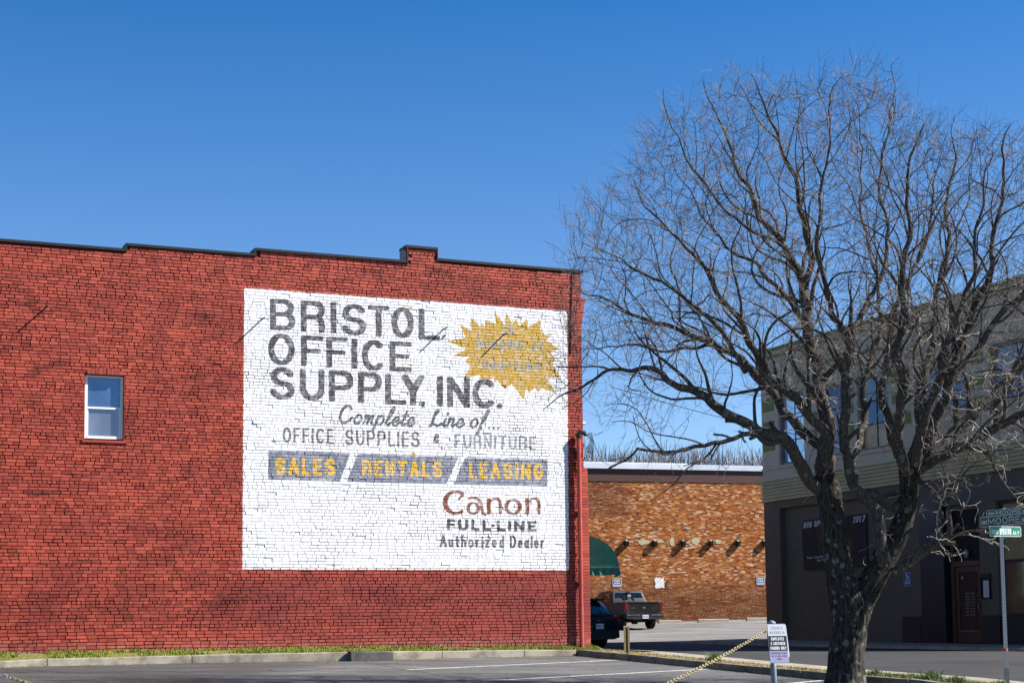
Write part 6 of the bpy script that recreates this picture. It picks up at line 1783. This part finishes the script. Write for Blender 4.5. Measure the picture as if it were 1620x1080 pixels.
# (points px, py, depth offset, radius px)
limbs = [
 ('trunk', [(1338, 1100, 0, 42), (1338, 1078, 0, 33), (1339, 1050, 0, 28.5), (1341, 1010, 0, 27), (1344, 980, 0, 27), (1341, 955, 0, 28), (1334, 930, 0, 25), (1328, 900, -.02, 21), (1322, 868, -.05, 19), (1318, 838, -.05, 18), (1314, 805, 0, 19), (1309, 775, 0, 20), (1305, 750, .0, 16)]),
 ('trunk', [(1348, 985, .05, 24), (1356, 960, .1, 24), (1370, 936, .1, 21), (1388, 905, .1, 19), (1404, 875, .1, 18), (1420, 850, .1, 16), (1432, 815, .1, 15), (1438, 780, .1, 16), (1440, 750, .1, 17), (1438, 728, .1, 15)]),
 ('limb', [(1305, 780, 0, 13), (1290, 768, -.1, 12), (1262, 730, -.3, 11.5), (1240, 697, -.5, 11), (1200, 678, -.7, 10), (1160, 659, -.9, 9), (1128, 638, -1.0, 8), (1078, 609, -1.1, 6.5), (1030, 581, -1.1, 5), (1005, 580, -1.0, 4), (968, 583, -.9, 3.2), (935, 600, -.8, 2.6), (900, 622, -.7, 1.8), (872, 636, -.6, 1), (858, 650, -.6, .6)]),
 ('limb', [(1308, 760, .1, 13), (1312, 722, .4, 12), (1290, 697, .5, 10), (1268, 680, .6, 9.5), (1245, 655, .7, 9), (1228, 634, .8, 8.5), (1205, 606, .9, 8), (1183, 575, 1.0, 7.4), (1160, 558, 1.1, 7), (1107, 535, 1.2, 6), (1054, 514, 1.3, 4.6), (1010, 500, 1.3, 3.5), (965, 478, 1.3, 2.2), (925, 458, 1.2, 1.2), (900, 440, 1.2, .7)]),
 ('limb', [(1309, 740, -.2, 12), (1311, 700, -.4, 11), (1296, 672, -.5, 9), (1270, 645, -.6, 8), (1246, 623, -.8, 8), (1213, 597, -.9, 7.4), (1195, 560, -1.0, 7), (1170, 515, -1.2, 6), (1140, 470, -1.3, 5), (1112, 425, -1.4, 4), (1078, 385, -1.5, 3), (1045, 350, -1.5, 2), (1015, 320, -1.5, 1.2), (1002, 285, -1.5, .6)]),
 ('limb', [(1306, 760, 0, 16), (1304, 735, 0, 15), (1309, 690, .1, 14), (1302, 640, .1, 12.5), (1295, 600, .1, 12), (1284, 560, .2, 11), (1280, 510, .2, 10), (1277, 465, .3, 9.5), (1268, 430, .3, 8.5), (1240, 392, .4, 7), (1205, 340, .5, 5.5), (1176, 285, .6, 4), (1152, 215, .7, 2.6), (1122, 165, .8, 1.6), (1108, 125, .8, .7)]),
 ('limb', [(1275, 455, .3, 7), (1278, 400, 0, 6.5), (1270, 340, -.2, 5.5), (1255, 280, -.4, 4.5), (1235, 225, -.5, 3.3), (1205, 165, -.6, 2), (1190, 118, -.6, .7)]),
 ('limb', [(1400, 890, -.15, 12), (1391, 848, -.2, 11), (1378, 804, -.2, 10.5), (1366, 784, -.25, 10), (1350, 765, -.3, 9.5), (1342, 730, -.4, 9.5), (1336, 690, -.5, 9), (1337, 645, -.6, 8.5), (1341, 600, -.7, 8), (1336, 540, -.8, 7), (1320, 500, -.9, 5.5), (1300, 440, -1.0, 4.5), (1290, 370, -1.2, 3.6), (1300, 300, -1.3, 2.8), (1312, 220, -1.4, 2), (1318, 150, -1.4, 1.2), (1330, 120, -1.4, .6)]),
 ('limb', [(1338, 560, -.75, 6), (1355, 515, -.6, 5.8), (1378, 470, -.4, 5), (1398, 430, -.3, 4.4), (1404, 360, -.2, 3.6), (1390, 290, 0, 2.8), (1400, 220, .1, 2), (1412, 150, .2, 1.2), (1408, 100, .2, .6)]),
 ('limb', [(1345, 745, -.35, 7), (1360, 700, 0, 6.5), (1368, 650, .3, 6.5), (1372, 600, .5, 6), (1384, 545, .7, 5.5), (1395, 500, .9, 4.5), (1382, 440, 1.1, 3.8), (1370, 370, 1.2, 3), (1360, 300, 1.3, 2.2), (1362, 220, 1.4, 1.4), (1350, 150, 1.4, .7)]),
 ('limb', [(1438, 745, 0, 13), (1420, 700, -.3, 11), (1424, 660, -.5, 9), (1429, 610, -.6, 8.5), (1420, 550, -.7, 7.5), (1432, 500, -.8, 6.5), (1428, 430, -.9, 5.5), (1440, 360, -1.0, 4.2), (1436, 290, -1.1, 3), (1455, 220, -1.2, 2), (1462, 195, -1.2, .8)]),
 ('limb', [(1440, 740, .2, 12), (1452, 690, .4, 9), (1455, 640, .5, 8.5), (1462, 590, .6, 8), (1478, 530, .8, 7), (1482, 470, .9, 6), (1500, 400, 1.0, 4.8), (1496, 330, 1.1, 3.6), (1510, 260, 1.2, 2.4), (1508, 215, 1.2, 1.2), (1512, 185, 1.2, .6)]),
 ('limb', [(1442, 735, -.1, 12), (1470, 690, -.3, 10), (1488, 640, -.5, 9), (1505, 590, -.7, 8.5), (1520, 540, -.8, 7.5), (1540, 490, -.9, 6.5), (1565, 430, -1.0, 5.5), (1572, 360, -1.1, 4.2), (1590, 290, -1.2, 3), (1585, 220, -1.3, 1.8), (1598, 195, -1.3, .7)]),
 ('limb', [(1444, 748, .1, 14), (1465, 728, .2, 12.5), (1487, 705, .3, 12), (1520, 680, .4, 10.5), (1551, 646, .5, 10), (1583, 612, .6, 9), (1620, 575, .7, 8), (1670, 520, .8, 6.5), (1700, 450, .9, 5), (1730, 370, 1.0, 3.6), (1740, 290, 1.0, 2.2), (1760, 230, 1.0, .8)]),
 ('limb', [(1480, 712, .3, 8), (1530, 700, .2, 8), (1579, 679, 0, 8), (1625, 658, -.2, 7.4), (1690, 630, -.4, 6), (1750, 580, -.5, 4.4), (1800, 520, -.6, 3), (1830, 450, -.6, 1.2)]),
 ('limb', [(1500, 600, -.7, 6), (1540, 560, -.9, 6), (1580, 505, -1.1, 5.5), (1620, 460, -1.2, 5), (1660, 400, -1.3, 4), (1680, 320, -1.3, 2.8), (1700, 230, -1.3, 1.2)]),
 ('limb', [(1412, 905, .0, 9), (1444, 886, -.1, 9), (1475, 868, -.2, 7.5), (1496, 850, -.3, 6), (1499, 820, -.35, 4.5), (1502, 790, -.4, 3.6), (1514, 766, -.5, 2.6), (1535, 745, -.6, 1.5), (1560, 738, -.7, .7)]),
 ('limb', [(1490, 856, -.25, 4), (1520, 845, -.4, 3.2), (1545, 838, -.5, 2.4), (1575, 834, -.6, 1.8), (1605, 842, -.7, 1.2), (1640, 850, -.8, .6)]),
 ('limb', [(1236, 696, -.5, 7), (1210, 700, -.7, 6), (1180, 688, -.9, 5), (1140, 698, -1.1, 4.2), (1085, 710, -1.3, 3.6), (1040, 716, -1.4, 3), (1003, 707, -1.4, 2.4)]),
 ('limb', [(1010, 708, -1.4, 2.2), (990, 728, -1.4, 1.9), (965, 745, -1.5, 1.5), (954, 750, -1.5, 1.0)]),
 ('limb', [(1135, 700, -1.1, 2.2), (1110, 728, -1.2, 1.8), (1080, 748, -1.3, 1.4), (1060, 772, -1.3, 1.0), (1028, 792, -1.4, .6)]),
 ('limb', [(1160, 560, 1.1, 4.5), (1120, 545, .9, 4), (1085, 552, .8, 3.2), (1040, 556, .7, 2.6), (1000, 545, .7, 2), (960, 548, .7, 1.4), (925, 552, .7, .7)]),
 ('limb', [(1180, 590, -.9, 5), (1150, 540, -1.0, 4.6), (1120, 500, -1.1, 4), (1080, 470, -1.2, 3.4), (1040, 450, -1.2, 2.8), (1000, 425, -1.2, 2.0), (960, 400, -1.2, 1.2), (925, 385, -1.2, .6)]),
 ('limb', [(1366, 790, -.2, 9), (1378, 782, -.1, 10), (1396, 792, 0, 10), (1412, 800, .1, 9), (1428, 796, .1, 9)]),
 ('limb', [(1436, 740, .1, 9), (1414, 700, .4, 8), (1403, 655, .6, 7.5), (1396, 600, .8, 7), (1408, 540, 1.0, 6), (1420, 480, 1.2, 5), (1448, 420, 1.3, 4), (1470, 350, 1.4, 3), (1478, 280, 1.4, 1.6), (1490, 230, 1.4, .6)]),
 ('limb', [(1446, 735, -.2, 10), (1462, 680, -.6, 8.5), (1476, 620, -.9, 7.5), (1496, 560, -1.1, 6.5), (1512, 500, -1.3, 5.4), (1538, 440, -1.4, 4.2), (1548, 370, -1.5, 3), (1556, 300, -1.6, 1.8), (1570, 240, -1.6, .7)]),
 ('limb', [(1452, 745, .0, 9), (1490, 722, -.4, 7.5), (1520, 705, -.7, 6), (1548, 712, -.9, 4.2), (1572, 735, -1.1, 3), (1590, 765, -1.2, 2), (1612, 790, -1.2, 1)]),
 ('limb', [(1452, 760, -.3, 6), (1470, 770, -.6, 4.6), (1484, 792, -.8, 3.4), (1480, 825, -.9, 2.4), (1492, 850, -1.0, 1.4), (1510, 862, -1.0, .8)]),
 ('limb', [(1284, 545, .2, 6), (1262, 500, .6, 5.5), (1235, 460, .9, 5), (1200, 425, 1.1, 4), (1160, 395, 1.3, 3.2), (1120, 355, 1.4, 2.3), (1085, 300, 1.5, 1.4), (1060, 240, 1.5, .6)]),
 ('limb', [(1246, 395, .4, 4), (1215, 375, .2, 3.6), (1170, 350, 0, 3), (1120, 300, -.2, 2.4), (1090, 250, -.3, 1.8), (1062, 200, -.3, 1.2), (1048, 140, -.3, .5)]),
]
NP_ = []; NPar = []; NR = []; NT_ = []      # nodes: pos, parent, radius (fixed), type
def add_node(p, par, r, ty): NP_.append(tuple(p)); NPar.append(par); NR.append(r); NT_.append(ty); return len(NP_) - 1
limb_paths = []
rj = random.Random(21)
for li, (kind, pts) in enumerate(limbs):
    P = [T3(a, b, d) for a, b, d, r in pts]; R = [(r if kind == 'trunk' else r * (.86 if r > 7 else .80)) / PXM for a, b, d, r in pts]
    path, rad = smooth_path(P, R, .06)
    for i in range(len(path)):
        w = .055 * min(1, i / 8) if kind == 'limb' else .0
        v = noise.noise_vector(path[i] * 1.9 + Vector((li * 7, 0, 0))); v2 = noise.noise_vector(path[i] * 5.0 + Vector((li * 3, 5, 0)))
        path[i] = path[i] + v * w * 1.6 + v2 * w * .5
    limb_paths.append((kind, path, rad))
# second-order limbs, curving out and up from the traced ones
r2 = random.Random(77)
for kind, path, rad in list(limb_paths):
    if kind != 'limb': continue
    n = len(path); L = sum((path[i + 1] - path[i]).length for i in range(n - 1))
    k = max(2, int(L / .33)); s0 = r2.random() * 6.28
    for j in range(k):
        i = int(n * (.16 + .74 * (j + r2.random() * .6) / k))
        if i >= n - 3 or rad[i] < .012: continue
        p = path[i].copy(); t_ = (path[i + 1] - path[i - 1]).normalized(); a = t_.orthogonal().normalized(); b = t_.cross(a)
        s0 += 2.4; side = a * math.cos(s0) + b * math.sin(s0)
        d = (t_ * .9 + side * r2.uniform(.5, 1.0) + Vector((0, 0, .25))).normalized()
        r_ = rad[i] * r2.uniform(.34, .56); Lb = r2.uniform(.8, 1.9) * min(1.3, .5 + rad[i] / .06)
        pp2 = [p]; rr2 = [r_]; m = int(Lb / .08); cv_ = Vector((r2.gauss(0, .06), r2.gauss(0, .06), r2.gauss(.02, .05)))
        for q in range(m):
            if q % 5 == 0: cv_ = Vector((r2.gauss(0, .09), r2.gauss(0, .09), r2.gauss(.03, .08)))
            d = (d + cv_ + Vector((r2.gauss(0, .085), r2.gauss(0, .085), r2.gauss(0, .085)))).normalized(); p = p + d * .08
            u_, w_ = proj(p.x, p.y, p.z)
            if q > 3 and not inpoly(u_, w_, sil): break
            pp2.append(p.copy()); rr2.append(r_ + (.005 - r_) * (q + 1) / m)
        limb_paths.append(('second', pp2, rr2))
# attachment nodes for growth (start away from trunk base)
for kind, path, rad in limb_paths:
    par = -1
    for i in range(0, len(path), 2):
        if kind == 'trunk' and path[i].z < T3(1330, 870).z: continue
        par = add_node(path[i], par, rad[i], 0)
n_fixed = len(NP_)
# attraction points inside the crown
att = []
ra = random.Random(4)
while len(att) < 5600:
    x = ra.uniform(865, 1860); y = ra.uniform(120, 800)
    if not inpoly(x, y, sil): continue
    # sparser low on the left, denser above
    if x < 1230 and y > 560 and ra.random() < .72: continue
    if y > 640 and ra.random() < .6: continue
    ex = (x - 1370) / 500; ey = (y - 520) / 450
    dm = 3.1 * math.sqrt(max(.08, 1 - .75 * min(1, ex * ex + ey * ey)))
    att.append(T3(x, y, ra.uniform(-dm, dm)))
STEP = .12; INF = 1.3; KILL = .21
alive = list(att)
for it in range(46):
    kd = kdtree.KDTree(len(NP_))
    for i, p in enumerate(NP_): kd.insert(p, i)
    kd.balance()
    acc = {}; nxt = []
    for a in alive:
        co, i, d = kd.find(a)
        if d < KILL: continue
        nxt.append(a)
        if d < INF or it > 25: acc.setdefault(i, []).append(((a - co) / d))
    alive = nxt
    if not acc: break
    for i, vs in acc.items():
        v = Vector((0, 0, 0))
        for q in vs: v += q
        if v.length < .2 * len(vs) and len(vs) > 1: v = vs[0].copy()
        v = v.normalized()
        par = NPar[i]; base = Vector(NP_[i])
        if par >= 0:
            pd = (base - Vector(NP_[par])).normalized()
            if NT_[i] == 1: v = (v + pd * .9)
            else: v = (v + pd * .25)
        v = v + Vector((ra.gauss(0, .16), ra.gauss(0, .16), .10 + ra.gauss(0, .14)))
        add_node(base + v.normalized() * STEP, i, 0, 1)
print('tree nodes', len(NP_), 'left', len(alive))
N = len(NP_); NPa = np.array(NP_)
child = [[] for _ in range(N)]
for i in range(n_fixed, N): child[NPar[i]].append(i)
acc_r = np.zeros(N)
EXP = 1.95
for i in range(N - 1, n_fixed - 1, -1):
    if not child[i]: acc_r[i] = .0045 ** EXP
    else: acc_r[i] = sum(acc_r[c] for c in child[i]) * 1.004
rad = np.power(np.maximum(acc_r, 1e-12), 1 / EXP)
for i in range(n_fixed): rad[i] = NR[i]
for i in range(n_fixed, N):
    p = NPar[i]; rad[i] = min(rad[i], rad[p] * .92)
# polylines: follow the thickest child
polys_b = {}
started = []
for i in range(n_fixed):
    for c in child[i]: started.append((i, c))
branches = []
while started:
    i, c = started.pop(); pts = [NPa[i], NPa[c]]; rs = [rad[c], rad[c]]; cur = c
    while child[cur]:
        ch = sorted(child[cur], key=lambda q: -rad[q])
        for o_ in ch[1:]: started.append((cur, o_))
        cur = ch[0]; pts.append(NPa[cur]); rs.append(rad[cur])
    branches.append((np.array(pts), np.array(rs)))
# smooth jitter & join
all_v = []; all_f = []; off = 0
def resample(pts, rs, n):
    s = np.concatenate([[0], np.cumsum(np.linalg.norm(np.diff(pts, axis=0), axis=1))]); u = np.linspace(0, s[-1], n)
    return np.stack([np.interp(u, s, pts[:, k]) for k in range(3)], -1), np.interp(u, s, rs)
groups = {}
for pts, rs in branches:
    q = pts.copy()
    if len(q) > 3: q[1:-1] = .5 * q[1:-1] + .25 * (q[:-2] + q[2:])
    n = max(3, min(60, len(q)))
    n = [k for k in (3, 4, 6, 8, 12, 16, 24, 32, 48, 64) if k >= n][0]
    qq, rr = resample(q, rs, n); rr[-1] *= .6
    big = rr.max() > .012
    groups.setdefault((n, 6 if big else 3), []).append((qq, rr))
Vs = []; Fs = []; o0 = 0
for (n, sd), ps in groups.items():
    V, Fq = np_tubes(ps, sd); Vs.append(V); Fs.append(Fq + o0); o0 += len(V)
loc = np.array(TR0)
cr = np_mesh('small_branches', np.concatenate(Vs) - loc, np.concatenate(Fs), m_limb, TR, smooth=True); cr['kind'] = 'stuff'
# twigs : on tips and along thin wood
rt = np.random.default_rng(31); tw = {5: [], 4: []}
cen = np.array(T3(1370, 640, 0))
thin = [i for i in range(n_fixed, N) if rad[i] < .014]
cnt = 0
def twig(p, d, L, r0, k=5, sub=True):
    global cnt
    pts = [p]; d = d / (np.linalg.norm(d) + 1e-9)
    curl = rt.normal(0, .08, 3)
    for j in range(k - 1):
        d = d + curl + rt.normal(0, .065, 3) + np.array([0, 0, -.05 * j if rt.random() < .35 else .05]); d /= np.linalg.norm(d); p = p + d * L / (k - 1); pts.append(p)
        if sub and j in (0, 1, 2) and rt.random() < .75:
            a = rt.normal(0, 1, 3); a -= a.dot(d) * d; a /= np.linalg.norm(a) + 1e-9
            twig(p, d * .75 + a * .75, L * rt.uniform(.3, .6), r0 * .75, 4, False)
    rs = np.linspace(r0, r0 * .45, k); tw[k].append((np.array(pts), rs)); cnt += 1
for i in thin:
    tip = not child[i]
    par = NPa[NPar[i]]; d = NPa[i] - par; d /= np.linalg.norm(d)
    low = NPa[i][2] < T3(1300, 640).z
    m = 2 if tip else (1 if rt.random() < (.25 if low else .40) else 0)
    for q in range(m):
        a = rt.normal(0, 1, 3); a -= a.dot(d) * d; a /= np.linalg.norm(a)
        out = NPa[i] - cen; out /= np.linalg.norm(out)
        sp = .35 if tip else .9
        dd_ = d * .8 + a * sp + out * .45 + np.array([0, 0, .5 if not low else -.02])
        twig(NPa[i].copy(), dd_, rt.uniform(.24, .68) if not low else rt.uniform(.12, .35), .0036)
# twigs straight off the limbs
for kind, path, rd in limb_paths:
    if kind == 'trunk': continue
    for i in range(6, len(path) - 1):
        if rt.random() < (.13 if rd[i] > .03 else .3):
            d = np.array(path[i + 1] - path[i - 1]); d /= np.linalg.norm(d); a = rt.normal(0, 1, 3); a -= a.dot(d) * d; a /= np.linalg.norm(a)
            twig(np.array(path[i]), d * .3 + a, rt.uniform(.15, .5), .0042)
# crooked twigs low in crown and round fork, sunlight painted into their bark
tc = []
for kind, path, rd in limb_paths:
    for i in range(4, len(path) - 1):
        u, w = proj(path[i].x, path[i].y, path[i].z)
        if w < 470 or w > 900: continue
        if kind == 'trunk' and rt.random() < .8: continue
        if rt.random() > (.14 if u > 1240 else .05): continue
        p = np.array(path[i]); d = np.array([rt.normal(0, 1), rt.normal(0, .7), rt.normal(.1, .7)]); d /= np.linalg.norm(d)
        L = rt.uniform(.3, .95); k = 9; pts = [p]
        for j in range(k - 1):
            d = d + rt.normal(0, .42, 3); d /= np.linalg.norm(d); p = p + d * L / (k - 1); pts.append(p)
            if j in (3, 5, 6) and rt.random() < .6:
                q = p.copy(); e = d + rt.normal(0, .8, 3); e /= np.linalg.norm(e); sp = [q]
                for m_ in range(8): e = e + rt.normal(0, .35, 3); e /= np.linalg.norm(e); q = q + e * L * .05; sp.append(q)
                tc.append((np.array(sp), np.linspace(.0055, .003, 9)))
        r0 = min(rd[i] * .5, rt.uniform(.007, .013)); tc.append((np.array(pts), np.linspace(r0, .0045, k)))
V, Fq = np_tubes(tc, 4)
m_pale = simple('painted_sunlit_bark', (.32, .29, .25), .8, 0, .3, 5, 0)  # paler copy of the twig bark, standing for twigs in sun
cr = np_mesh('crooked_twigs', V - loc, Fq, m_pale, TR, smooth=True); cr['kind'] = 'stuff'
print('twigs', cnt)
Vs = []; Fs = []; o0 = 0
for k, ps in tw.items():
    V, Fq = np_tubes(ps, 3); Vs.append(V); Fs.append(Fq + o0); o0 += len(V)
cr = np_mesh('twigs', np.concatenate(Vs) - loc, np.concatenate(Fs), m_twig, TR); cr['kind'] = 'stuff'
print('tree faces', sum(len(f) for f in Fs))
# trunk and limbs as solid meshes
def wood(path, rad, kind, idx):
    sides = 64 if kind == 'trunk' else 14
    V, Fc = tube_geo([p - TR0 for p in path], rad, sides, True)
    V = [Vector(v) for v in V]
    out = []
    for i, p in enumerate(path):
        c = p - TR0
        for k in range(sides):
            v = V[i * sides + k]; d = v - c; r_ = d.length; dn = d / max(r_, 1e-6)
            if kind == 'trunk':
                a = math.atan2(dn.y, dn.x)
                rid = noise.noise(Vector((math.cos(a) * 5.5, math.sin(a) * 5.5, p.z * 1.6 + idx * 9)))
                rid2 = noise.noise(Vector((math.cos(a) * 14, math.sin(a) * 14, p.z * 4)))
                lump = noise.noise(Vector((math.cos(a) * 1.3, math.sin(a) * 1.3, p.z * .9)))
                fl = abs(rid)
                dr = r_ * (.11 * fl * 2 - .07 + .06 * rid2 + .10 * lump)
            else:
                dr = r_ * .16 * noise.noise(v * 9 + Vector((idx, 0, 0))) + r_ * .12 * noise.noise(v * 28)
            out.append(v + dn * dr)
    mb = MB(); mb.add(out, Fc)
    return mb.build(kind, m_bark if kind == 'trunk' else m_limb, TR, smooth=True)
for idx, (kind, path, rd) in enumerate(limb_paths):
    if kind == 'second':
        v_, f_ = tube_geo([p - TR0 for p in path], rd, 8, True); mb = MB(); mb.add(v_, f_); mb.build('branch', m_limb, TR, smooth=True); continue
    if kind == 'trunk':
        pts = [(a, b, d, r) for a, b, d, r in limbs[idx][1]]
        P, R = smooth_path([T3(a, b, d) for a, b, d, r in pts], [r / PXM for a, b, d, r in pts], .022); wood(P, R, kind, idx)
    else: wood(path, rd, kind, idx)
